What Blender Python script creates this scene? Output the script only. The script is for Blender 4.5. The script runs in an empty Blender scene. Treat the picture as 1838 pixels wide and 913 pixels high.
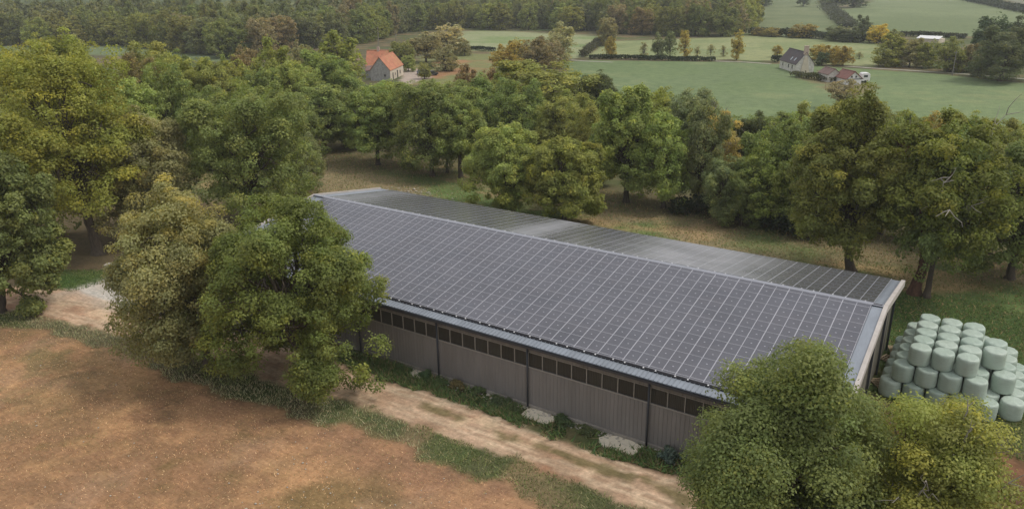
import bpy, math, random
import numpy as np
from mathutils import Vector, Matrix

scene = bpy.context.scene
col = scene.collection
R = math.radians
PI = math.pi
HAZE = .00026

# ------------------------------------------------------------------ materials
def new_mat(name):
    m = bpy.data.materials.new(name)
    m.use_nodes = True
    nt = m.node_tree
    nt.nodes.clear()
    return m, nt

class N:
    def __init__(s, nt): s.nt = nt
    def __call__(s, typ, inputs=None, **props):
        n = s.nt.nodes.new(typ)
        for k, v in props.items(): setattr(n, k, v)
        for k, v in (inputs or {}).items():
            if isinstance(v, bpy.types.NodeSocket): s.nt.links.new(v, n.inputs[k])
            else: n.inputs[k].default_value = v
        return n
    def mix(s, fac, a, b, blend='MIX'):
        n = s.nt.nodes.new('ShaderNodeMix'); n.data_type = 'RGBA'; n.blend_type = blend
        for idx, v in ((0, fac), (6, a), (7, b)):
            if isinstance(v, bpy.types.NodeSocket): s.nt.links.new(v, n.inputs[idx])
            else: n.inputs[idx].default_value = v
        return n.outputs[2]
    def math(s, op, a, b=0.0, clamp=False):
        n = s.nt.nodes.new('ShaderNodeMath'); n.operation = op; n.use_clamp = clamp
        for idx, v in ((0, a), (1, b)):
            if isinstance(v, bpy.types.NodeSocket): s.nt.links.new(v, n.inputs[idx])
            else: n.inputs[idx].default_value = v
        return n.outputs[0]
    def ramp(s, fac, stops):
        n = s.nt.nodes.new('ShaderNodeValToRGB')
        e = n.color_ramp.elements
        while len(e) > 1: e.remove(e[0])
        e[0].position, e[0].color = stops[0][0], stops[0][1]
        for p, c in stops[1:]:
            x = e.new(p); x.color = c
        s.nt.links.new(fac, n.inputs[0])
        return n.outputs[0]
    def noise(s, scale, detail=4, rough=.6, vec=None, dist=0.0):
        i = {'Scale': scale, 'Detail': detail, 'Roughness': rough, 'Distortion': dist}
        if vec is not None: i['Vector'] = vec
        return s('ShaderNodeTexNoise', i).outputs['Fac']

def c4(c, k=1.0): return (c[0]*k, c[1]*k, c[2]*k, 1)
def g4(v): return (v, v, v, 1)

def surf(name, base, rough=.8, var=.25, scale=2.0, metal=0.0, bump=.0, bscale=20, spec=.3, dirt=None, coat=0, stretch=None):
    """painted / mineral surface with mottling, grime and a little bump"""
    m, nt = new_mat(name); n = N(nt)
    tc = n('ShaderNodeTexCoord').outputs['Object']
    if stretch:
        tc = n('ShaderNodeMapping', {'Vector': tc, 'Scale': stretch}).outputs[0]
    a = n.noise(scale, 5, .65, tc)
    f = n.ramp(a, [(.3, g4(1-var)), (.7, g4(1+var*.6))])
    c = n.mix(1.0, c4(base), f, 'MULTIPLY')
    b = n.noise(scale*9, 3, .6, tc)
    c = n.mix(1.0, c, n.ramp(b, [(.3, g4(1-var*.4)), (.7, g4(1+var*.3))]), 'MULTIPLY')
    if dirt:
        d = n.ramp(n.noise(scale*.45, 6, .7, tc), [(.48, g4(0)), (.66, g4(1))])
        c = n.mix(n.math('MULTIPLY', d, dirt[1]), c, c4(dirt[0]))
    p = n('ShaderNodeBsdfPrincipled', {'Base Color': c, 'Roughness': rough, 'Metallic': metal, 'Specular IOR Level': spec, 'Coat Weight': coat})
    if bump:
        bn = n('ShaderNodeBump', {'Strength': bump, 'Distance': .05, 'Height': n.noise(bscale, 5, .6, tc)})
        nt.links.new(bn.outputs[0], p.inputs['Normal'])
    o = n('ShaderNodeOutputMaterial', {'Surface': p.outputs[0]})
    return m

def leaf_mat(name):
    m, nt = new_mat(name); n = N(nt)
    oi = n('ShaderNodeObjectInfo')
    hue = n('ShaderNodeAttribute', attribute_name='hue').outputs['Fac']
    val = n('ShaderNodeAttribute', attribute_name='val').outputs['Fac']
    base = oi.outputs['Color']
    lift = n.ramp(val, [(0, g4(.55)), (.5, g4(1.0)), (1, g4(1.6))])
    c = n.mix(1.0, base, lift, 'MULTIPLY')
    warm = n.mix(1.0, base, (1.55, 1.28, .75, 1), 'MULTIPLY')
    cool = n.mix(1.0, base, (.82, .92, .92, 1), 'MULTIPLY')
    wf = n.ramp(hue, [(.5, g4(0)), (.95, g4(.75))])
    cf = n.ramp(hue, [(.05, g4(.7)), (.4, g4(0))])
    c2 = n.mix(wf, c, n.mix(1.0, warm, lift, 'MULTIPLY'))
    c3 = n.mix(cf, c2, n.mix(1.0, cool, lift, 'MULTIPLY'))
    d = n('ShaderNodeBsdfPrincipled', {'Base Color': c3, 'Roughness': .55, 'Specular IOR Level': .22})
    tl = n('ShaderNodeBsdfTranslucent', {'Color': n.mix(1.0, c3, (1.15, 1.2, .6, 1), 'MULTIPLY')})
    mx = n('ShaderNodeMixShader', {0: .42, 1: d.outputs[0], 2: tl.outputs[0]})
    n('ShaderNodeOutputMaterial', {'Surface': mx.outputs[0]})
    return m

def vcol_mat(name, rough=.95, fine=6.0, amp=.35, bump=.5, speck=True):
    """ground: broad colours from the 'Col' attribute, detail from noise at several scales"""
    m, nt = new_mat(name); n = N(nt)
    g = n('ShaderNodeNewGeometry').outputs['Position']
    c = n('ShaderNodeAttribute', attribute_name='Col').outputs['Color']
    a = n.noise(fine, 6, .75, g)
    c = n.mix(1.0, c, n.ramp(a, [(.28, g4(1-amp)), (.5, g4(1)), (.72, g4(1+amp))]), 'MULTIPLY')
    a2 = n.noise(fine*.12, 6, .7, g, .4)
    c = n.mix(1.0, c, n.ramp(a2, [(.3, (1-amp*.7, 1-amp*.6, 1-amp*.7, 1)), (.7, (1+amp*.6, 1+amp*.45, 1+amp*.3, 1))]), 'MULTIPLY')
    st = n('ShaderNodeMapping', {'Vector': g, 'Rotation': (0, 0, R(24)), 'Scale': (.5, 3.2, 1)}).outputs[0]
    a3 = n.noise(fine*.55, 5, .7, st, .2)
    c = n.mix(1.0, c, n.ramp(a3, [(.3, g4(1-amp*.55)), (.7, g4(1+amp*.5))]), 'MULTIPLY')
    p = n('ShaderNodeBsdfPrincipled', {'Base Color': c, 'Roughness': rough, 'Specular IOR Level': .1})
    bn = n('ShaderNodeBump', {'Strength': bump, 'Distance': .12, 'Height': a})
    nt.links.new(bn.outputs[0], p.inputs['Normal'])
    n('ShaderNodeOutputMaterial', {'Surface': p.outputs[0]})
    return m

def attr_mat(name, rough=.9, trans=.25):
    m, nt = new_mat(name); n = N(nt)
    c = n('ShaderNodeAttribute', attribute_name='Col').outputs['Color']
    d = n('ShaderNodeBsdfPrincipled', {'Base Color': c, 'Roughness': rough, 'Specular IOR Level': .1})
    tl = n('ShaderNodeBsdfTranslucent', {'Color': c})
    mx = n('ShaderNodeMixShader', {0: trans, 1: d.outputs[0], 2: tl.outputs[0]})
    n('ShaderNodeOutputMaterial', {'Surface': mx.outputs[0]})
    return m

M = {}
M['leaf'] = leaf_mat('foliage')
M['bark'] = surf('bark', (.10, .08, .06), .95, .5, 1.5, bump=.6, bscale=12, stretch=(3, 3, .6))
M['bark_red'] = surf('reddish_bark', (.13, .07, .045), .95, .5, 1.5, bump=.6, bscale=12, stretch=(3, 3, .6))
M['twig'] = surf('bare_wood', (.34, .31, .27), .9, .3, 3)
M['ground'] = vcol_mat('ground', fine=3.2, amp=.33)
M['blade'] = attr_mat('grass_blades')
M['stone'] = surf('pale_stone', (.55, .50, .42), .9, .3, 4, bump=.3)
M['slab'] = surf('limestone_slab', (.80, .72, .57), .9, .18, 1.4, bump=.2, dirt=((.5, .4, .28), .35))
M['zinc'] = surf('blue_grey_sheet', (.275, .305, .345), .42, .18, .8, metal=.15, spec=.5, dirt=((.2, .22, .24), .3), stretch=(1, .3, 1))
M['clad'] = surf('taupe_cladding', (.215, .198, .184), .6, .12, .6, spec=.3, stretch=(2.5, 1, .35), dirt=((.16, .142, .128), .4))
M['clad_up'] = surf('weathered_upper_cladding', (.215, .195, .172), .7, .2, .8, spec=.2, stretch=(3, 1, .3), dirt=((.12, .105, .09), .6))
M['gutter'] = surf('dark_gutter', (.045, .045, .05), .45, .2, 1, spec=.4)
M['pipe'] = surf('downpipe_grey', (.05, .055, .065), .45, .15, 1, spec=.4)
M['trim'] = surf('pale_sill', (.36, .33, .29), .6, .15, 2)
M['verge'] = surf('pinkish_white_verge', (.52, .48, .44), .55, .14, 1, dirt=((.36, .31, .27), .4))
M['ridge'] = surf('ridge_sheet', (.30, .31, .35), .4, .12, 1, spec=.5)
M['black'] = surf('black_strip', (.012, .012, .016), .6, .2, 3)
M['clip'] = surf('white_clip', (.75, .75, .76), .4, .1, 3)
M['alu'] = surf('panel_frame', (.50, .50, .54), .38, .12, 2, metal=.3, spec=.5)
M['alu_b'] = surf('panel_frame_back', (.50, .51, .54), .38, .12, 2, metal=.3, spec=.5)
M['concrete'] = surf('concrete', (.33, .30, .26), .9, .25, 1.2, bump=.2)
M['board'] = surf('weathered_board', (.27, .25, .20), .85, .5, .5, stretch=(1, 6, .15), dirt=((.05, .055, .04), .7))
M['dark_in'] = surf('barn_interior_shade', (.02, .018, .016), .95, .3, 1)
M['wood'] = surf('sawn_timber', (.42, .32, .21), .85, .25, 3)
M['tile'] = surf('orange_tile', (.50, .21, .125), .85, .28, .9, bump=.5, bscale=9, dirt=((.42, .26, .12), .7))
M['tile_dark'] = surf('dark_slate_tile', (.10, .085, .09), .8, .22, 1, bump=.4, bscale=9, dirt=((.14, .09, .085), .5))
M['tile_red'] = surf('dull_red_tile', (.25, .12, .10), .85, .28, 1, bump=.4, bscale=9, dirt=((.22, .13, .11), .6))
M['tile_grey'] = surf('mossy_brown_tile', (.22, .15, .13), .85, .3, 1, bump=.4, bscale=9)
M['rubble'] = surf('grey_rubble_wall', (.40, .39, .37), .95, .3, 2.2, bump=.6, bscale=7, dirt=((.20, .19, .17), .5))
M['render_w'] = surf('cream_render', (.62, .55, .44), .9, .15, 1, dirt=((.45, .37, .28), .4))
M['stonewall'] = surf('pale_stone_wall', (.66, .63, .58), .95, .25, 2, bump=.5, bscale=7, dirt=((.30, .27, .23), .5))
M['brick'] = surf('chimney_brick', (.52, .40, .33), .9, .25, 4)
M['opening'] = surf('dark_opening', (.03, .03, .032), .5, .2, 2)
M['skylight'] = surf('skylight_glass', (.55, .6, .65), .15, .1, 2, spec=.6)
M['white'] = surf('white_paint', (.78, .78, .77), .4, .06, 2)
M['blue_car'] = surf('blue_car_paint', (.07, .17, .36), .25, .1, 2, coat=.6)
M['dark_car'] = surf('dark_car_paint', (.035, .04, .04), .3, .1, 2, coat=.5)
M['glass_dark'] = surf('car_glass', (.02, .025, .03), .08, .1, 2, spec=.7)
M['tyre'] = surf('tyre', (.02, .02, .02), .9, .1, 5)
M['wire'] = surf('pole_wood', (.27, .25, .22), .9, .2, 3)

def panel_mat(name, base, rough, dusty, sky_sheen=0.0):
    m, nt = new_mat(name); n = N(nt)
    tc = n('ShaderNodeTexCoord').outputs['Object']
    oi = n('ShaderNodeObjectInfo')
    sx = n('ShaderNodeSeparateXYZ', {0: tc})
    # fine bus-bar lines along the module
    w = n.math('FRACT', n.math('MULTIPLY', sx.outputs['Y'], 1/.0823))
    line = n.math('LESS_THAN', w, .16)
    cx = n.math('FRACT', n.math('MULTIPLY', sx.outputs['X'], 1/.1385))
    gap = n.math('LESS_THAN', cx, .05)
    v = n('ShaderNodeTexWhiteNoise', {'Vector': n('ShaderNodeVectorMath', {0: n('ShaderNodeVectorMath', {0: n('ShaderNodeNewGeometry').outputs['Position'], 1: (.602, 1.0, 0)}, operation='MULTIPLY').outputs[0]}, operation='FLOOR').outputs[0]}, noise_dimensions='3D').outputs['Value']
    c = n.mix(n.math('MULTIPLY', line, .14), c4(base), c4(base, 2.4))
    c = n.mix(n.math('MULTIPLY', gap, .10), c, c4(base, 2.4))
    c = n.mix(1.0, c, n.ramp(v, [(0, (.93, .94, .97, 1)), (1, (1.08, 1.05, 1.05, 1))]), 'MULTIPLY')
    g = n('ShaderNodeNewGeometry').outputs['Position']
    d = n.ramp(n.noise(.35, 5, .6, g), [(.3, g4(0)), (.75, g4(1))])
    c = n.mix(n.math('MULTIPLY', d, dusty), c, (.17, .172, .20, 1))
    rr = n.math('ADD', n.math('MULTIPLY', n.noise(.8, 4, .6, g), .10), rough)
    if sky_sheen:   # paler, rougher patches painted in for bright sky reflection on the glass
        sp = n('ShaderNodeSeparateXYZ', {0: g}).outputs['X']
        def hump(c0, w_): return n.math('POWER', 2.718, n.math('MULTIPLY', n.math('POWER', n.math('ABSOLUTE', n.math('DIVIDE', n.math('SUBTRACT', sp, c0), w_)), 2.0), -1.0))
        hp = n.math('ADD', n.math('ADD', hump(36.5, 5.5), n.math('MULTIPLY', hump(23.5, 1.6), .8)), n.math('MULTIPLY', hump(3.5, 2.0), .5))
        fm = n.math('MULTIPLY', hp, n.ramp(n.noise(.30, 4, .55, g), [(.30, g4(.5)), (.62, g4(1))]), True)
        rr = n.math('ADD', rr, n.math('MULTIPLY', fm, sky_sheen))
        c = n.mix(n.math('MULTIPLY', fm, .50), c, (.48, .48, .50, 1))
    p = n('ShaderNodeBsdfPrincipled', {'Base Color': c, 'Roughness': rr, 'Specular IOR Level': .6, 'IOR': 1.5})
    n('ShaderNodeOutputMaterial', {'Surface': p.outputs[0]})
    return m
M['pv'] = panel_mat('solar_glass_front', (.080, .082, .096), .19, .35)
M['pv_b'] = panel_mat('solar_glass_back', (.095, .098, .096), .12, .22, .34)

def wrap_mat():
    m, nt = new_mat('bale_wrap'); n = N(nt)
    tc = n('ShaderNodeTexCoord').outputs['Object']
    oi = n('ShaderNodeObjectInfo').outputs['Random']
    c = n.mix(oi, (.37, .46, .385, 1), (.44, .52, .44, 1))
    st = n('ShaderNodeMapping', {'Vector': tc, 'Scale': (.6, .6, 5)}).outputs[0]
    a = n.noise(2.2, 5, .65, st, .6)
    c = n.mix(1.0, c, n.ramp(a, [(.3, g4(.86)), (.7, g4(1.06))]), 'MULTIPLY')
    d = n.ramp(n.noise(1.3, 5, .7, n('ShaderNodeMapping', {'Vector': tc, 'Location': n('ShaderNodeCombineXYZ', {0: n.math('MULTIPLY', oi, 40.0)}).outputs[0]}).outputs[0]), [(.56, g4(0)), (.75, g4(.4))])
    c = n.mix(d, c, (.28, .32, .24, 1))
    p = n('ShaderNodeBsdfPrincipled', {'Base Color': c, 'Roughness': .38, 'Specular IOR Level': .45, 'Sheen Weight': .1})
    wv = n('ShaderNodeTexWave', {'Vector': tc, 'Scale': 5.0, 'Distortion': 5.0, 'Detail': 3.0, 'Detail Scale': 2.0}, bands_direction='Z')
    h = n.math('ADD', n.math('MULTIPLY', wv.outputs['Fac'], .35), n.noise(5, 5, .6, tc, .5))
    bn = n('ShaderNodeBump', {'Strength': .35, 'Distance': .04, 'Height': h})
    nt.links.new(bn.outputs[0], p.inputs['Normal'])
    n('ShaderNodeOutputMaterial', {'Surface': p.outputs[0]})
    return m
M['wrap'] = wrap_mat()

# ------------------------------------------------------------------ helpers
def tag(o, label=None, cat=None, group=None, kind=None):
    if label: o['label'] = label
    if cat: o['category'] = cat
    if group: o['group'] = group
    if kind: o['kind'] = kind
    return o

def empty(name, loc, rz=0):
    o = bpy.data.objects.new(name, None)
    o.empty_display_size = .3
    o.location = loc; o.rotation_euler = (0, 0, rz)
    col.objects.link(o)
    return o

def link(name, me, parent=None, loc=(0, 0, 0)):
    o = bpy.data.objects.new(name, me)
    o.location = loc
    if parent is not None: o.parent = parent
    col.objects.link(o)
    return o

def np_mesh(name, verts, quads, mats, mat_idx=None, smooth=False, tris=None, face_attr=None, colors=None):
    """fast mesh from numpy arrays (quads only, or tris only)"""
    f = quads if quads is not None else tris
    k = f.shape[1]
    me = bpy.data.meshes.new(name)
    me.vertices.add(len(verts)); me.vertices.foreach_set('co', np.asarray(verts, np.float32).ravel())
    me.loops.add(f.size); me.loops.foreach_set('vertex_index', f.astype(np.int32).ravel())
    me.polygons.add(len(f))
    me.polygons.foreach_set('loop_start', np.arange(0, f.size, k, dtype=np.int32))
    me.polygons.foreach_set('loop_total', np.full(len(f), k, dtype=np.int32))
    if mat_idx is not None: me.polygons.foreach_set('material_index', mat_idx.astype(np.int32))
    if smooth: me.polygons.foreach_set('use_smooth', np.ones(len(f), bool))
    for m in mats: me.materials.append(m)
    me.update(calc_edges=True)
    for n_, a in (face_attr or {}).items():
        at = me.attributes.new(n_, 'FLOAT', 'FACE'); at.data.foreach_set('value', a.astype(np.float32))
    if colors is not None:
        at = me.attributes.new('Col', 'FLOAT_COLOR', 'POINT')
        c = np.ones((len(verts), 4), np.float32); c[:, :3] = colors
        at.data.foreach_set('color', c.ravel())
    return me

class MB:
    """collects boxes, quads and prisms into one mesh"""
    def __init__(s): s.v = []; s.f = []; s.mi = []
    def face(s, pts, mi=0):
        b = len(s.v); s.v += [tuple(p) for p in pts]; s.f.append(tuple(range(b, b+len(pts)))); s.mi.append(mi)
    def hexa(s, p, mi=0):
        """p: 8 points, bottom ring 0-3 (ccw from above), top ring 4-7"""
        b = len(s.v); s.v += [tuple(q) for q in p]
        for f in ((3, 2, 1, 0), (4, 5, 6, 7), (0, 1, 5, 4), (1, 2, 6, 5), (2, 3, 7, 6), (3, 0, 4, 7)):
            s.f.append(tuple(b+i for i in f)); s.mi.append(mi)
    def box(s, x0, x1, y0, y1, z0, z1, mi=0):
        s.hexa([(x0, y0, z0), (x1, y0, z0), (x1, y1, z0), (x0, y1, z0), (x0, y0, z1), (x1, y0, z1), (x1, y1, z1), (x0, y1, z1)], mi)
    def sbox(s, x0, x1, y0, y1, fz, t0, t1, mi=0):
        """slab following height function fz(y), between offsets t0 and t1"""
        s.hexa([(x0, y0, fz(y0)+t0), (x1, y0, fz(y0)+t0), (x1, y1, fz(y1)+t0), (x0, y1, fz(y1)+t0),
                (x0, y0, fz(y0)+t1), (x1, y0, fz(y0)+t1), (x1, y1, fz(y1)+t1), (x0, y1, fz(y1)+t1)], mi)
    def tube(s, a, b, r0, r1, n=8, mi=0, cap=True):
        a = Vector(a); b = Vector(b); d = (b-a).normalized()
        u = d.orthogonal().normalized(); w = d.cross(u)
        base = len(s.v)
        for c, r in ((a, r0), (b, r1)):
            for i in range(n):
                t = 2*PI*i/n; s.v.append(tuple(c+u*math.cos(t)*r+w*math.sin(t)*r))
        for i in range(n):
            j = (i+1) % n
            s.f.append((base+i, base+j, base+n+j, base+n+i)); s.mi.append(mi)
        if cap:
            s.f.append(tuple(base+n+i for i in range(n))); s.mi.append(mi)
            s.f.append(tuple(base+n-1-i for i in range(n))); s.mi.append(mi)
    def build(s, name, mats, parent=None, loc=(0, 0, 0), smooth=False, bevel=0):
        me = bpy.data.meshes.new(name)
        me.from_pydata(s.v, [], s.f)
        for m in (mats if isinstance(mats, (list, tuple)) else [mats]): me.materials.append(m)
        me.polygons.foreach_set('material_index', s.mi)
        if smooth: me.polygons.foreach_set('use_smooth', [True]*len(s.f))
        me.update()
        o = link(name, me, parent, loc)
        if bevel:
            md = o.modifiers.new('edge', 'BEVEL'); md.width = bevel; md.segments = 2; md.limit_method = 'ANGLE'
        return o

# ------------------------------------------------------------------ camera
f_, pitch, roll, yaw, cx, cy, cz = (1366.93546, 0.35531, -0.01677, -0.58382, 55.09308, -48.77656, 26.86913)
cam = bpy.data.cameras.new('camera'); co = bpy.data.objects.new('camera', cam); col.objects.link(co)
cam.sensor_fit = 'HORIZONTAL'; cam.sensor_width = 36; cam.lens = f_/1838*36
cam.clip_start = .5; cam.clip_end = 9000
Fv = Vector((math.cos(pitch)*math.sin(yaw), math.cos(pitch)*math.cos(yaw), -math.sin(pitch)))
Rv = Vector((math.cos(yaw), -math.sin(yaw), 0)); Uv = Rv.cross(Fv)
R2 = Rv*math.cos(roll)+Uv*math.sin(roll); U2 = -Rv*math.sin(roll)+Uv*math.cos(roll)
mw = Matrix((R2, U2, -Fv)).transposed().to_4x4(); mw.translation = (cx, cy, cz)
co.matrix_world = mw
scene.camera = co

# ------------------------------------------------------------------ light
SUN_EL, SUN_AZ = R(56), R(60)     # azimuth from +Y towards +X
sd = Vector((math.sin(SUN_AZ)*math.cos(SUN_EL), math.cos(SUN_AZ)*math.cos(SUN_EL), math.sin(SUN_EL)))
L = bpy.data.lights.new('sun', 'SUN'); L.energy = 1.7; L.angle = R(14); L.color = (1, .95, .87)
lo = bpy.data.objects.new('sun', L); col.objects.link(lo)
lo.rotation_euler = (-sd).to_track_quat('-Z', 'Y').to_euler()
world = bpy.data.worlds.new('World'); scene.world = world; world.use_nodes = True
nt = world.node_tree; nt.nodes.clear(); n = N(nt)
sky = n('ShaderNodeTexSky', sky_type='NISHITA')
sky.sun_disc = False; sky.sun_elevation = SUN_EL; sky.sun_rotation = SUN_AZ; sky.dust_density = 3.5; sky.air_density = 1.0
g = n('ShaderNodeNewGeometry').outputs['Incoming']
cl = n.noise(2.2, 6, .6, n('ShaderNodeMapping', {'Vector': n('ShaderNodeTexCoord').outputs['Generated'], 'Scale': (1, 1, 2.6)}).outputs[0], .3)
cloud = n.ramp(cl, [(.35, (4.3, 4.4, 4.75, 1)), (.65, (7.0, 6.9, 6.8, 1))])
skc = n.mix(.8, sky.outputs[0], cloud)
bg = n('ShaderNodeBackground', {'Color': skc, 'Strength': .142})
n('ShaderNodeOutputWorld', {'Surface': bg.outputs[0]})
scene.view_settings.view_transform = 'Standard'; scene.view_settings.look = 'None'; scene.view_settings.exposure = 0
scene.cycles.max_bounces = 6; scene.cycles.diffuse_bounces = 3; scene.cycles.transparent_max_bounces = 4

# thin morning haze over the whole valley
hm, hnt = new_mat('valley_haze'); n = N(hnt)
vs = n('ShaderNodeVolumeScatter', {'Color': (.86, .90, .95, 1), 'Density': HAZE, 'Anisotropy': .2})
hnt.links.new(vs.outputs[0], n('ShaderNodeOutputMaterial').inputs['Volume'])
hb = bpy.data.meshes.new('haze'); q = [(x, y, z) for z in (-.5, 70) for x, y in ((-900, -300), (700, -300), (700, 1100), (-900, 1100))]
hb.from_pydata(q, [], [(3, 2, 1, 0), (4, 5, 6, 7), (0, 1, 5, 4), (1, 2, 6, 5), (2, 3, 7, 6), (3, 0, 4, 7)]); hb.materials.append(hm)
ho = bpy.data.objects.new('haze', hb); col.objects.link(ho); ho['kind'] = 'structure'
scene.cycles.volume_bounces = 1

# ------------------------------------------------------------------ noise / polygons in numpy
def _hash(ix, iy, s):
    h = (ix.astype(np.int64)*374761393+iy.astype(np.int64)*668265263+s*1442695041) & 0xffffffff
    h = ((h ^ (h >> 13))*1274126177) & 0xffffffff
    return ((h ^ (h >> 16)) & 0xffff)/65535.0
def vnoise(x, y, s):
    ix = np.floor(x); iy = np.floor(y); fx = x-ix; fy = y-iy
    fx = fx*fx*(3-2*fx); fy = fy*fy*(3-2*fy)
    a = _hash(ix, iy, s); b = _hash(ix+1, iy, s); c = _hash(ix, iy+1, s); d = _hash(ix+1, iy+1, s)
    return (a*(1-fx)+b*fx)*(1-fy)+(c*(1-fx)+d*fx)*fy
def fbm(x, y, scale, s=0, oct=4):
    r = 0; a = 1; t = 0
    for i in range(oct):
        r = r+a*vnoise(x*scale*2**i+13.7*i, y*scale*2**i-7.1*i, s+i); t += a; a *= .55
    return r/t
def sdf(x, y, poly):
    """signed distance, positive inside"""
    P = np.array(poly, float); d = np.full(x.shape, 1e18); ins = np.zeros(x.shape, bool)
    for i in range(len(P)):
        a = P[i]; b = P[(i+1) % len(P)]; e = b-a
        wx = x-a[0]; wy = y-a[1]
        t = np.clip((wx*e[0]+wy*e[1])/max(1e-9, e@e), 0, 1)
        d = np.minimum(d, (wx-t*e[0])**2+(wy-t*e[1])**2)
        c = ((a[1] > y) != (b[1] > y)) & (x < (b[0]-a[0])*(y-a[1])/((b[1]-a[1]) if b[1] != a[1] else 1e-9)+a[0])
        ins ^= c
    d = np.sqrt(d)
    return np.where(ins, d, -d)
def sstep(a, b, v):
    t = np.clip((v-a)/(b-a), 0, 1); return t*t*(3-2*t)
def srgb(r, g, b, k=1.0):
    f = lambda c: ((c/255+.055)/1.055)**2.4 if c > 10 else c/255/12.92
    return np.array([f(r), f(g), f(b)])*k

# ------------------------------------------------------------------ ground regions (world metres)
FIELD = [(-260.0, -60.0), (-18.19, -26.81), (-11.70, -24.50), (-8.01, -23.23), (-4.82, -22.23), (4.03, -22.03), (10.35, -21.79), (17.37, -21.30), (22.46, -20.25), (26.65, -19.68), (31.03, -19.75), (34.94, -19.74), (37.66, -20.32), (42.38, -20.91), (38.0, -48.0), (30.0, -75.0), (-260.0, -110.0)]
TRACK = [(-29.66, -25.98), (-19.17, -18.91), (-14.48, -17.01), (-5.44, -16.59), (7.22, -14.44), (18.67, -14.25), (23.40, -14.13), (28.05, -14.23), (32.19, -14.38), (36.58, -14.42), (40.36, -14.02), (43.88, -13.71), (47.81, -14.08), (56.32, -13.27), (56.68, -17.37), (46.90, -17.61), (42.53, -17.22), (40.43, -17.34), (37.34, -17.25), (33.74, -17.30), (28.91, -17.36), (24.43, -17.50), (19.69, -17.89), (13.64, -18.67), (7.39, -18.96), (3.19, -19.17), (-0.35, -19.75), (-7.34, -20.87), (-13.82, -22.19), (-25.03, -27.60)]
YARD = [(-14.62, -17.85), (-14.86, -13.59), (-10.96, -7.84), (0.5, -11.5), (0.5, -13.2), (14.0, -13.4), (16.70, -14.58), (7.39, -14.58), (-4.78, -17.00)]
LAWN = [(-19.84, -18.83), (-22.70, -16.42), (-19.47, -14.32), (-16.15, -11.99), (-13.70, -13.06), (-14.39, -16.96)]
RIGHTLAWN = [(51.0, -6.0), (51.0, 10.0), (44.0, 13.0), (40.0, 19.5), (55.0, 22.0), (80.0, 16.0), (90.0, 6.0), (90.0, -2.0), (70.0, 0.0)]
BALEYARD = [(49.0, 1.0), (60.0, 2.0), (72.0, 0.0), (72.0, -30.0), (50.0, -30.0), (48.0, -14.0), (51.0, -12.5), (51.0, 0.0)]
MEADOW = [(-65.87, 162.58), (-60.58, 173.69), (-22.41, 184.45), (-4.97, 187.71), (13.94, 186.00), (39.20, 181.91), (56.47, 171.84), (130.0, 190.0), (140.0, 100.0), (57.36, 107.07), (37.40, 101.99), (9.78, 93.37), (-3.58, 93.04), (-33.51, 116.11)]
MEADOW_UP = [(-66.11, 180.33), (-24.93, 191.83), (-6.90, 194.97), (12.64, 192.85), (20.44, 190.54), (14.17, 264.48), (-7.76, 278.59), (-42.67, 282.17), (-64.06, 258.64), (-85.51, 235.74)]
MEADOW_L = [(-177.96, 261.35), (-158.56, 268.62), (-129.78, 264.82), (-107.37, 263.21), (-92.14, 241.45), (-67.78, 179.57), (-69.48, 169.59), (-91.33, 178.79), (-108.91, 183.77), (-122.22, 177.92)]
STRIP = [(-333.89, 109.08), (-293.20, 126.42), (-255.48, 142.50), (-228.46, 136.06), (-184.45, 128.67), (-168.58, 116.60), (-215.08, 116.92), (-280.95, 98.55), (-294.59, 92.48)]
GARDEN = [(-94.12, 122.76), (-124.64, 168.10), (-118.39, 179.60), (-94.59, 173.29), (-55.34, 116.08), (-59.08, 103.17), (-76.91, 105.32)]
COURT = [(-79.70, 103.93), (-100.45, 128.62), (-99.36, 132.23), (-88.17, 125.63), (-79.73, 116.18), (-76.19, 103.37)]
FIELD_A = [(-44.37, 287.79), (-80.63, 418.22), (-137.18, 641.20), (-197.47, 892.76), (-137.18, 816.39), (-54.00, 490.56), (-18.02, 359.43), (-12.75, 303.27), (-22.44, 287.12)]
FIELD_B = [(-50.79, 491.39), (-49.36, 537.91), (-57.12, 701.89), (-54.15, 892.11), (18.31, 687.00), (66.55, 451.63), (80.26, 316.93), (37.57, 310.89), (16.15, 308.35), (-3.57, 306.83)]
FIELD_C = [(22.38, 763.55), (49.81, 856.73), (98.51, 602.76), (85.62, 380.69), (67.27, 508.68)]
DITCHLINE = [(23.05, 31.86), (31.27, 34.93), (37.78, 31.29), (40.88, 30.06), (40.28, 32.76), (35.28, 36.31), (28.07, 38.68), (22.14, 35.78)]

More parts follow.
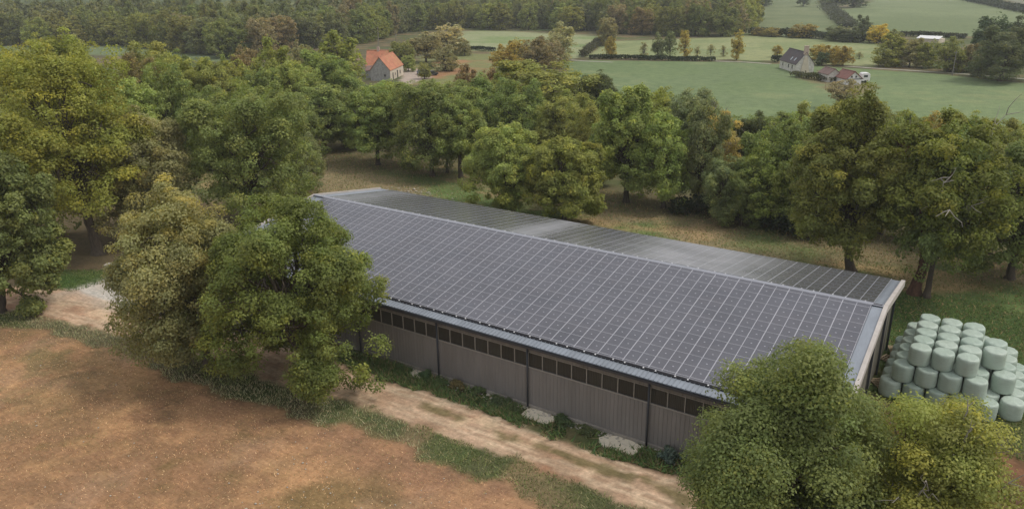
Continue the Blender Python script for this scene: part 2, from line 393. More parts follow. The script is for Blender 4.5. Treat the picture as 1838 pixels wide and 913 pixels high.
def ground_color(x, y):
    n1 = fbm(x, y, .06, 1); n2 = fbm(x, y, .22, 2); n3 = fbm(x, y, .9, 3, 3); n4 = fbm(x, y, .018, 4)
    C = lambda *a: srgb(*a)[None, :]
    m = lambda c, k, w: c*(1-w[:, None])+k*w[:, None]
    c = np.repeat(C(92, 88, 62), len(x), 0)
    c = m(c, C(78, 92, 52), sstep(.42, .6, n1))
    c = m(c, C(128, 108, 80), sstep(.5, .68, n2)*.75)
    # pasture behind the barn: tan streaks with green along the eave
    band = sstep(9, 12, y)*(1-sstep(38, 60, y))*sstep(-60, -40, x)*(1-sstep(75, 95, x))
    pc = np.repeat(C(126, 110, 84), len(x), 0)
    pc = m(pc, C(88, 104, 58), sstep(.42, .6, fbm(x, y, .09, 11)))
    pc = m(pc, C(150, 122, 90), sstep(.56, .7, fbm(x, y*2.2, .14, 12))*.8)
    pc = m(pc, C(70, 66, 46), sstep(24, 36, y+(n2-.5)*8)*.65)
    gs = sstep(9, 10.5, y)*(1-sstep(12.5, 16.5, y+(n2-.5)*7))*sstep(10, 26, x+(n1-.5)*20)
    pc = m(pc, C(84, 108, 56), gs*.75)
    c = m(c, pc*1.30*np.array([.98, 1.04, .98]), band)
    def paint(poly, k, soft=.8, rag=2.0, sc=.35, amt=1.0):
        nonlocal c
        bx = np.array(poly); lo = bx.min(0)-rag*2-soft*2-2; hi = bx.max(0)+rag*2+soft*2+2
        s = (x > lo[0]) & (x < hi[0]) & (y > lo[1]) & (y < hi[1])
        if not s.any(): return
        d = sdf(x[s], y[s], poly)+(fbm(x[s], y[s], sc, 20, 5)-.5)*rag*2
        w = sstep(-soft, soft, d)*amt
        kk = k[s] if len(k) > 1 else k
        c[s] = c[s]*(1-w[:, None])+kk*w[:, None]
    # verge left of the yard + weeds
    paint([(-200., -60.), (-200., 8.), (-10., 8.), (-1., -10.), (-20., -24.), (-60., -40.)], C(96, 82, 62), 5, 5, .08, .75)
    paint(RIGHTLAWN, C(72, 92, 48), 1.2, 2)
    bale = m(np.repeat(C(132, 92, 66), len(x), 0), C(96, 74, 52), sstep(.4, .62, n2)); bale = m(bale, C(84, 88, 50), sstep(.6, .72, n1))
    paint(BALEYARD, bale, 1.0, 1.5)
    lawn = m(np.repeat(C(74, 100, 48), len(x), 0), C(92, 104, 56), sstep(.4, .7, n2)); paint(LAWN, lawn, .6, 1.0)
    fc = np.repeat(C(176, 138, 98), len(x), 0)
    fc = m(fc, C(134, 104, 78), sstep(.40, .60, fbm(x, y, .16, 31)*.6+fbm(x, y, 1.1, 35, 4)*.4))
    fc = m(fc, C(100, 92, 54), sstep(.50, .66, fbm(x, y*1.6, .07, 32)*.62+fbm(x, y, .7, 36, 5)*.38)*.8)
    fc = m(fc, C(158, 134, 114), sstep(.56, .7, fbm(x, y, .2, 33))*.35)
    fc = m(fc, C(176, 136, 98), sstep(.58, .72, fbm(x, y, .3, 34, 5))*.55)
    fc = m(fc, C(120, 92, 84), (1-sstep(0, 7, np.abs(sdf(x, y, FIELD))))*.45*sstep(.3, .6, n1))
    fc = m(fc, C(88, 82, 50), sstep(18, 34, np.hypot(x-30, y+22))*sstep(.4, .6, n1*.6+fbm(x, y, .9, 37, 5)*.4)*.45)
    fc = m(fc*np.array([1.13, 1.15, 1.06]), C(168, 128, 92)*1.05, np.full(len(x), .25))
    lf = sstep(22, 40, np.hypot(x-34, y+24))*sstep(.46, .58, fbm(x, y*1.4, .11, 38)*.7+fbm(x, y, .8, 39, 4)*.3)
    fc = m(fc*np.array([.93, .89, .88]), C(98, 98, 62), lf*.6)
    paint(FIELD, fc, .5, 1.3, .5)
    ym = m(np.repeat(C(198, 192, 186), len(x), 0), C(180, 168, 154), sstep(.5, .7, n2)); paint(YARD, ym, .6, 1.2)
    tcx = np.repeat(C(184, 154, 128), len(x), 0)
    tcx = m(tcx, C(160, 128, 102), sstep(.4, .66, n2)); tcx = m(tcx, C(205, 178, 146), sstep(.55, .7, n3)*.7)
    tcx = m(tcx, C(150, 104, 76), sstep(.6, .75, fbm(x, y, .5, 41, 5))*.5)
    paint(TRACK, tcx, .35, .9, .7)
    def ruts(line, hw, k, amt):
        P = np.array(line); d = np.full(len(x), 1e9); s = (x > P[:, 0].min()-3) & (x < P[:, 0].max()+3) & (y > P[:, 1].min()-3) & (y < P[:, 1].max()+3)
        xs, ys = x[s], y[s]; dd = np.full(len(xs), 1e9)
        for a, b in zip(P[:-1], P[1:]):
            e = b-a; t = np.clip(((xs-a[0])*e[0]+(ys-a[1])*e[1])/(e@e), 0, 1); dd = np.minimum(dd, np.hypot(xs-a[0]-t*e[0], ys-a[1]-t*e[1]))
        w = (1-sstep(hw*.5, hw, dd+(fbm(xs, ys, 1.2, 51, 3)-.5)*.5))*amt*(.35+.9*fbm(xs, ys, .35, 52, 3)); w = np.clip(w, 0, 1)
        c[s] = c[s]*(1-w[:, None])+k*w[:, None]
    for ln in RUTS: ruts(ln, .55, C(206, 180, 152), .8); ruts(ln, .16, C(146, 112, 86), .7)
    # tufted median between the ruts
    for med in MEDIANS:
        paint(med, C(106, 98, 62), .25, .9, .8, .85)
    paint(YARD, C(182, 176, 168), 1.2, 1.2, .4, .45)
    mg = m(np.repeat(C(112, 129, 88), len(x), 0), C(103, 121, 80), sstep(.35, .65, n4)); mg = m(mg, C(106, 122, 86), sstep(.5, .7, n1)*.5)
    mg = m(mg, C(112, 122, 78), sstep(60, 10, np.hypot(x-22, y-152)*1.0)*0)
    st_ = np.sin((x*.52+y*.85)*2.1+n1*3); mg = mg*(1+.035*st_[:, None]*sstep(.35, .6, n4)[:, None]); mg = m(mg, C(124, 134, 92), sstep(.6, .75, fbm(x, y, .11, 91, 5))*.6)
    paint(MEADOW, mg, .8, 1.5, .2)
    paint([(9.04, 164.71), (16.28, 159.74), (24.73, 156.01), (28.69, 142.70), (25.97, 134.83), (19.47, 138.01), (8.72, 157.20)], C(122, 106, 76), 2, 4, .2, .75)
    paint(MEADOW_UP, m(np.repeat(C(136, 142, 98), len(x), 0), C(122, 133, 89), sstep(.4, .65, n1)), 1, 2, .2)
    paint(MEADOW_L, m(np.repeat(C(138, 144, 106), len(x), 0), C(118, 134, 86), sstep(.4, .65, n1)), 1, 3, .2)
    paint(STRIP, C(104, 118, 84), 1.5, 3, .1)
    gd = m(np.repeat(C(118, 122, 76), len(x), 0), C(150, 112, 78), sstep(.52, .68, n1)); paint(GARDEN, gd, 2, 5, .15)
    paint(COURT, C(166, 152, 142), .6, 1.2, .3)
    paint(FIELD_A, m(np.repeat(C(112, 121, 85), len(x), 0), C(100, 112, 77), sstep(.4, .65, n1)), 1, 2, .1)
    paint(FIELD_B, m(np.repeat(C(116, 128, 90), len(x), 0), C(105, 118, 81), sstep(.4, .65, n4)), 1, 2, .1)
    paint(FIELD_C, C(120, 122, 106), 1, 2, .1)
    paint(DITCHLINE, C(58, 58, 40), .8, 1.5, .4, .8)
    return (c*.88+c.mean(1,keepdims=True)*.12)*1.12

MEDIANS = [[(25.06, -15.67), (26.34, -15.20), (28.88, -15.22), (29.25, -15.60), (27.65, -15.98)], [(29.76, -15.21), (30.70, -15.01), (30.90, -15.48), (29.96, -15.61)],
           [(31.74, -15.47), (33.12, -15.18), (34.12, -15.47), (33.57, -15.88), (32.20, -15.96)], [(33.93, -15.17), (35.32, -14.99), (35.53, -15.54), (34.29, -15.63)],
           [(35.95, -15.27), (38.05, -15.01), (40.65, -14.88), (40.86, -15.70), (38.45, -15.77), (36.31, -15.71)], [(41.16, -14.87), (43.13, -14.81), (45.68, -14.88), (45.85, -15.82), (43.15, -15.64)]]

RUTS = [[(-15.73, -19.85), (-8.89, -17.58), (1.67, -16.63), (11.41, -16.29), (19.72, -15.40), (25.15, -14.62), (30.30, -14.11), (35.67, -14.78), (39.98, -14.57), (45.53, -14.43), (49.33, -14.40)],
        [(-13.54, -20.94), (-3.99, -19.46), (4.15, -18.36), (12.58, -17.79), (20.20, -16.98), (24.88, -16.59), (30.50, -16.23), (35.06, -16.36), (39.45, -16.35), (44.03, -16.28), (47.41, -16.58)]]
REGIONS = [('dirt_track', TRACK), ('gravel_yard', YARD), ('ploughed_field', FIELD), ('lawn', LAWN), ('meadow', MEADOW), ('upper_meadow', MEADOW_UP), ('left_meadow', MEADOW_L), ('house_court', COURT), ('hill_field', FIELD_A), ('far_field', FIELD_B)]

def grid(xs, ys):
    X, Y = np.meshgrid(xs, ys); nx, ny = len(xs), len(ys)
    v = np.stack([X.ravel(), Y.ravel()], 1)
    i = np.arange(nx-1)[None, :]+np.arange(ny-1)[:, None]*nx
    q = np.stack([i, i+1, i+1+nx, i+nx], -1).reshape(-1, 4)
    return v, q

def build_ground():
    # nested grids: fine near the camera, coarse far away, all at z = 0 (shared rectangle borders)
    def seg(a, b, s): return list(np.arange(a, b-1e-6, s))
    levels = []
    near = (-36.0, 72.0, -48.0, 0.0, .28)
    mid = (-200.0, 120.0, -96.0, 240.0, 1.0)
    far = (-1000.0, 900.0, -600.0, 1300.0, 6.0)
    V = []; Q = []; off = 0
    def add(xs, ys, hole):
        nonlocal off
        v, q = grid(np.array(xs), np.array(ys))
        if hole:
            c = v[q].mean(1)
            keep = ~((c[:, 0] > hole[0]) & (c[:, 0] < hole[1]) & (c[:, 1] > hole[2]) & (c[:, 1] < hole[3]))
            q = q[keep]
        V.append(v); Q.append(q+off); off += len(v)
    add(np.linspace(near[0], near[1], 386), np.linspace(near[2], near[3], 172), None)
    add(np.arange(mid[0], mid[1]+.1, 1.0), np.arange(mid[2], mid[3]+.1, 1.0), near)
    add(np.arange(far[0], far[1]+.1, 5.0), np.arange(-600, 1300.1, 5.0) , (-200, 120, -95, 240))
    V[-1][:, 1] = np.where(V[-1][:, 1] == -95, -96, V[-1][:, 1])
    add(np.array([-6000, -1000, 900, 6000.]), np.array([-6000, -600, 1300, 6000.]), (-1000, 900, -600, 1300))
    V = np.concatenate(V); Q = np.concatenate(Q)
    C = ground_color(V[:, 0], V[:, 1])
    cen = V[Q].mean(1); owner = np.full(len(Q), -1)
    for ri, (nm, poly) in enumerate(REGIONS):
        rag = 1.8 if nm in ('dirt_track', 'gravel_yard', 'ploughed_field', 'lawn') else 0
        d = sdf(cen[:, 0], cen[:, 1], poly)
        if rag: d = d+(fbm(cen[:, 0], cen[:, 1], .7 if nm == 'dirt_track' else .5, 20, 5)-.5)*rag
        s = (d > 0) & (owner < 0)
        owner[s] = ri
    V3 = np.concatenate([V, np.zeros((len(V), 1))], 1)
    for ri in range(-1, len(REGIONS)):
        q = Q[owner == ri]
        if not len(q): continue
        u, inv = np.unique(q, return_inverse=True)
        nm = 'ground' if ri < 0 else REGIONS[ri][0]
        o = link(nm, np_mesh(nm, V3[u], inv.reshape(-1, 4), [M['ground']], colors=C[u]))
        tag(o, kind='structure')
build_ground()

# ------------------------------------------------------------------ trees
def unit(v): return v/np.maximum(1e-9, np.linalg.norm(v, axis=-1, keepdims=True))

def tube_np(paths, n=6):
    """paths: list of (points kx3, radii k) -> verts, quads"""
    V = []; Q = []; off = 0
    for P, r in paths:
        P = np.asarray(P, float); r = np.asarray(r, float); k = len(P)
        T = unit(np.gradient(P, axis=0)); ref = np.array([.31, .92, .22])
        U = unit(np.cross(T, ref)); W = np.cross(T, U)
        a = np.arange(n)*2*PI/n
        ring = P[:, None, :]+(U[:, None, :]*np.cos(a)[None, :, None]+W[:, None, :]*np.sin(a)[None, :, None])*r[:, None, None]
        V.append(ring.reshape(-1, 3))
        i = np.arange(k-1)[:, None]*n+np.arange(n)[None, :]; j = np.arange(k-1)[:, None]*n+(np.arange(n)[None, :]+1) % n
        Q.append(np.stack([i, j, j+n, i+n], -1).reshape(-1, 4)+off); off += k*n
    return np.concatenate(V), np.concatenate(Q)

def curve(a, b, sag, k, rs, wob):
    t = np.linspace(0, 1, k)[:, None]
    p = a+(b-a)*t; p[:, 2] += (np.sin(t[:, 0]*PI))*sag
    w = rs.normal(0, wob, (k, 3)); w[0] = 0; w[-1] *= .5
    return p+w*np.linalg.norm(b-a)

def make_tree(seed, h, d, cb, nleaf, lsize, off=(0, 0), den=1.0, dead=0.0, lean=None, nclump=None, warm=0, wisp=0, lop=1.0):
    """returns crown mesh arrays and branch paths; crown base at cb*h, centre offset by off"""
    rs = np.random.RandomState(seed)
    rx = d/2*.93; zb = cb*h; rz = (h-zb)/2; cz = zb+rz
    C = np.array([off[0], off[1], cz])
    # lobes: overlapping masses that give the uneven outline
    nl = rs.randint(13, 18)
    lob = []
    ga = rs.rand()*6
    for i in range(nl):
        t = (i+.5)/nl
        zz = 1-1.82*t; rr = math.sqrt(max(0.02, 1-zz*zz)) if zz > 0 else (1-abs(zz)**3.2)**(1/3.2); a = ga+i*2.39996
        p = np.array([math.cos(a)*rr, math.sin(a)*rr, zz])*rs.uniform(.52, .72)
        lob.append((p, rs.uniform(.26, .44)))
    for i in range(9):      # spurs: small masses sticking out of the outline
        q = unit(rs.normal(size=3)+np.array([0, 0, .25]))*rs.uniform(.80, 1.0); lob.append((q, rs.uniform(.10, .2)))
    for i in range(3): lob.append((rs.normal(0, .22, 3), .5))
    LP = np.array([q[0] for q in lob]); LR = np.array([q[1] for q in lob])
    E = np.array([rx, rx, rz])
    csz = min(.40+.02*d, .09*d+.10)        # clump radius in metres
    nclump = nclump or int(5.2*(rx*rx+rx*rz*2)/csz**2*.62)
    u = unit(rs.normal(size=(nclump*3, 3))); li = rs.randint(0, len(LP), nclump*3)
    P = LP[li]+u*LR[li][:, None]*rs.uniform(.78, 1.04, (len(li), 1))
    inside = np.zeros(len(P), bool)
    for j in range(len(LP)):
        inside |= (np.linalg.norm(P-LP[j], axis=1) < LR[j]*.68) & (li != j)
    P = P[~inside & (np.linalg.norm(P, axis=1) < np.where(P[:, 2] < 0, 1.26, 1.18))][:nclump]
    P = P[P[:, 2] > -.97]
    ph = rs.rand(4)*6.28; az = np.arctan2(P[:, 1], P[:, 0])      # lopsided outline
    P = P*(1+.10*np.sin(2*az+ph[0])+.08*np.sin(3*az+ph[1]+2.5*P[:, 2])+.06*np.sin(5*az+ph[2]+4*P[:, 2]))[:, None]**lop
    Pm = C+P*E
    # droop of the outer skirt
    lowm = P[:, 2] < -.25
    Pm[lowm, :2] = C[:2]+(Pm[lowm, :2]-C[:2])*rs.uniform(1.0, 1.2, (int(lowm.sum()), 1))
    Pm[:, 2] = np.maximum(Pm[:, 2]-np.where(lowm, .05*h, 0), zb*.6+.4)
    if wisp: Pm = Pm+rs.normal(0, .05, Pm.shape)*E
    K = len(Pm); cr = csz*rs.uniform(.55, 1.4, K)*(1+.35*wisp)
    drop = rs.rand(K) < den
    Pm = Pm[drop]; cr = cr[drop]; P = P[drop]; K = len(Pm)
    outc = unit(P*np.array([1, 1, 1.0]))
    chue = rs.rand(K)*.75; cval = rs.uniform(.25, .75, K)
    if warm: tt = sstep(-.1, .8, P[:, 2]); chue = np.clip(chue+warm*tt, 0, 1); cval = np.clip(cval+.3*warm*tt, 0, 1)
    # leaves on clump shells, biased to the outer / upper side
    wts = cr**2; wts /= wts.sum()
    ci = rs.choice(K, nleaf, p=wts)
    v = unit(rs.normal(size=(nleaf, 3))+outc[ci]*.55+np.array([0, 0, .45]))
    rad = cr[ci]*(rs.uniform(.3, 1.0, nleaf)**.6+np.abs(rs.normal(0, .22, nleaf)))
    v2 = v*rad[:, None]; v2[:, 2] *= .72
    pos = Pm[ci]+v2
    # loose leaves / filler inside
    nf = int(nleaf*.12); fi = rs.choice(nleaf, nf, replace=False)
    pos[fi] = C+(pos[fi]-C)*rs.uniform(.45, .95, (nf, 1))
    nrm = unit(v+rs.normal(0, .5, (nleaf, 3))+np.array([0, 0, .6]))
    t1 = unit(np.cross(nrm, rs.normal(size=(nleaf, 3)))); t2 = np.cross(nrm, t1)
    s = lsize*rs.uniform(.6, 1.35, nleaf)[:, None]
    a = pos-t1*s*.62; b = pos-t2*s*.36+nrm*s*.08; c = pos+t1*s*.62; e = pos+t2*s*.36+nrm*s*.08
    V = np.stack([a, b, c, e], 1).reshape(-1, 3); Q = np.arange(nleaf*4).reshape(-1, 4)
    hue = np.clip(chue[ci]+rs.normal(0, .09, nleaf), 0, 1)
    val = np.clip(cval[ci]+rs.normal(0, .13, nleaf)+(v[:, 2])*.10, 0, 1)
    # wood
    tr = .018*h+.012*d
    base = np.array([0, 0, -.15]); fork = np.array([off[0]*.45, off[1]*.45, max(zb*.95, h*.2)])
    if lean: fork = np.array([lean[0], lean[1], max(zb*.95, h*.2)])
    top = C+np.array([0, 0, rz*.35])
    paths = []
    tp = curve(base, fork, 0, 7, rs, .012)
    paths.append((tp, np.array([1.75, 1.15, 1.0, .93, .88, .84, .8])*tr))
    paths.append((curve(fork, top, 0, 8, rs, .03), np.linspace(.72, .12, 8)*tr))
    order = np.argsort(rs.rand(len(LP)))
    tips = []
    for j in order:
        tgt = C+LP[j]*E*1.0
        s0 = rs.uniform(0, .55); st = fork+(top-fork)*s0 if tgt[2] > fork[2]-.5 else fork
        if tgt[2] < st[2]: st = fork
        L_ = np.linalg.norm(tgt-st)
        cv = curve(st, tgt, -.06*L_ if rs.rand() < .5 else .08*L_, 7, rs, .035)
        paths.append((cv, np.linspace(.46, .10, 7)*tr)); tips.append((j, cv))
    for (j, cv) in tips:
        near = np.argsort(np.linalg.norm(Pm-cv[-1], axis=1))[:7 if d > 5 else 3]
        for q in near[::1]:
            st = cv[rs.randint(3, 7)]
            paths.append((curve(st, Pm[q], 0, 4, rs, .05), np.linspace(.13, .035, 4)*tr))
    deadp = []
    if dead > 0:
        for q in range(int(46*dead)):
            j, cv = tips[rs.randint(len(tips))]
            st = cv[rs.randint(3, 7)]; dr = unit(cv[-1]-C+rs.normal(0, .25*rx, 3)+np.array([0, 0, rz*.45]))
            ln = rs.uniform(.2, .42)*d
            cv2 = curve(st, st+dr*ln, .1, 5, rs, .06); deadp.append((cv2, np.linspace(.20, .06, 5)*tr))
            for k in range(4):
                st2 = cv2[rs.randint(1, 5)]; dr2 = unit(dr+rs.normal(0, .6, 3))
                deadp.append((curve(st2, st2+dr2*ln*rs.uniform(.25, .5), 0, 4, rs, .08), np.linspace(.09, .03, 4)*tr))
    return (V, Q, hue, val), paths, deadp

COL = {  # leaf base colours
    'oak': (.074, .090, .030), 'green': (.082, .105, .040), 'green2': (.068, .086, .034), 'green3': (.074, .092, .038),
    'bright': (.105, .132, .046), 'olive': (.100, .115, .036), 'olive2': (.078, .088, .030), 'yellowgreen': (.108, .120, .034),
    'yellowgreen2': (.100, .112, .040), 'dull': (.118, .115, .065), 'dull2': (.175, .17, .11), 'pale': (.112, .112, .060),
    'brown': (.098, .086, .050), 'brown2': (.115, .105, .07), 'rust': (.112, .086, .052), 'gold': (.155, .128, .034), 'gold2': (.145, .118, .034),
    'goldolive': (.15, .125, .035), 'brightgold': (.25, .20, .03), 'dark': (.048, .060, .032), 'dark2': (.030, .05, .028),
    'greygreen': (.075, .092, .052), 'autumn': (.16, .14, .06), 'autumn2': (.13, .105, .035), 'oak2': (.075, .085, .024),
    'baretree': (.13, .115, .085)}

_cache = {}
def tree_meshes(key, h, d, cb, nleaf, lsize, seed, den=1., dead=0., off=(0, 0), lean=None, bark='bark', join=False, warm=0, wisp=0, lop=1.0):
    if key in _cache: return _cache[key]
    (V, Q, hue, val), paths, deadp = make_tree(seed, h, d, cb, nleaf, lsize, off, den, dead, lean, warm=warm, wisp=wisp, lop=lop)
    bv, bq = tube_np(paths, 7 if nleaf > 30000 else 5)
    if join:
        me = np_mesh('tree', np.concatenate([V, bv]), np.concatenate([Q, bq+len(V)]), [M['leaf'], M[bark]],
                     mat_idx=np.concatenate([np.zeros(len(Q)), np.ones(len(bq))]),
                     face_attr={'hue': np.concatenate([hue, np.zeros(len(bq))]), 'val': np.concatenate([val, np.zeros(len(bq))])})
        r = (me, None, None)
    else:
        cr = np_mesh('crown', V, Q, [M['leaf']], face_attr={'hue': hue, 'val': val})
        mi = np.zeros(len(bq))
        if deadp:
            dv, dq = tube_np(deadp, 4); bq = np.concatenate([bq, dq+len(bv)]); bv = np.concatenate([bv, dv]); mi = np.concatenate([mi, np.ones(len(dq))])
        tk = np_mesh('trunk', bv, bq, [M[bark], M['twig']], mat_idx=mi, smooth=True)
        r = (cr, tk, None)
    _cache[key] = r
    return r

# generic variants for the middle distance and the far trees (12 m tall, 10 m wide before scaling)
def mid_variant(i, cb, den, dead):
    return tree_meshes(('mid', i, cb, den, dead > 0), 12, 10, cb, int(36000*min(1, den+.1)), .225, 100+i*7, den, dead)
def far_variant(i, den, cb):
    return tree_meshes(('far', i, den, cb), 12, 10, cb, int(9000*min(1, den+.15)), .42, 300+i*5, den, .0, join=True)
def small_variant(i, den, cb):
    return tree_meshes(('small', i, den, cb), 7, 4, cb, int(2600*min(1, den)), .32, 500+i*5, den, .0, join=True)

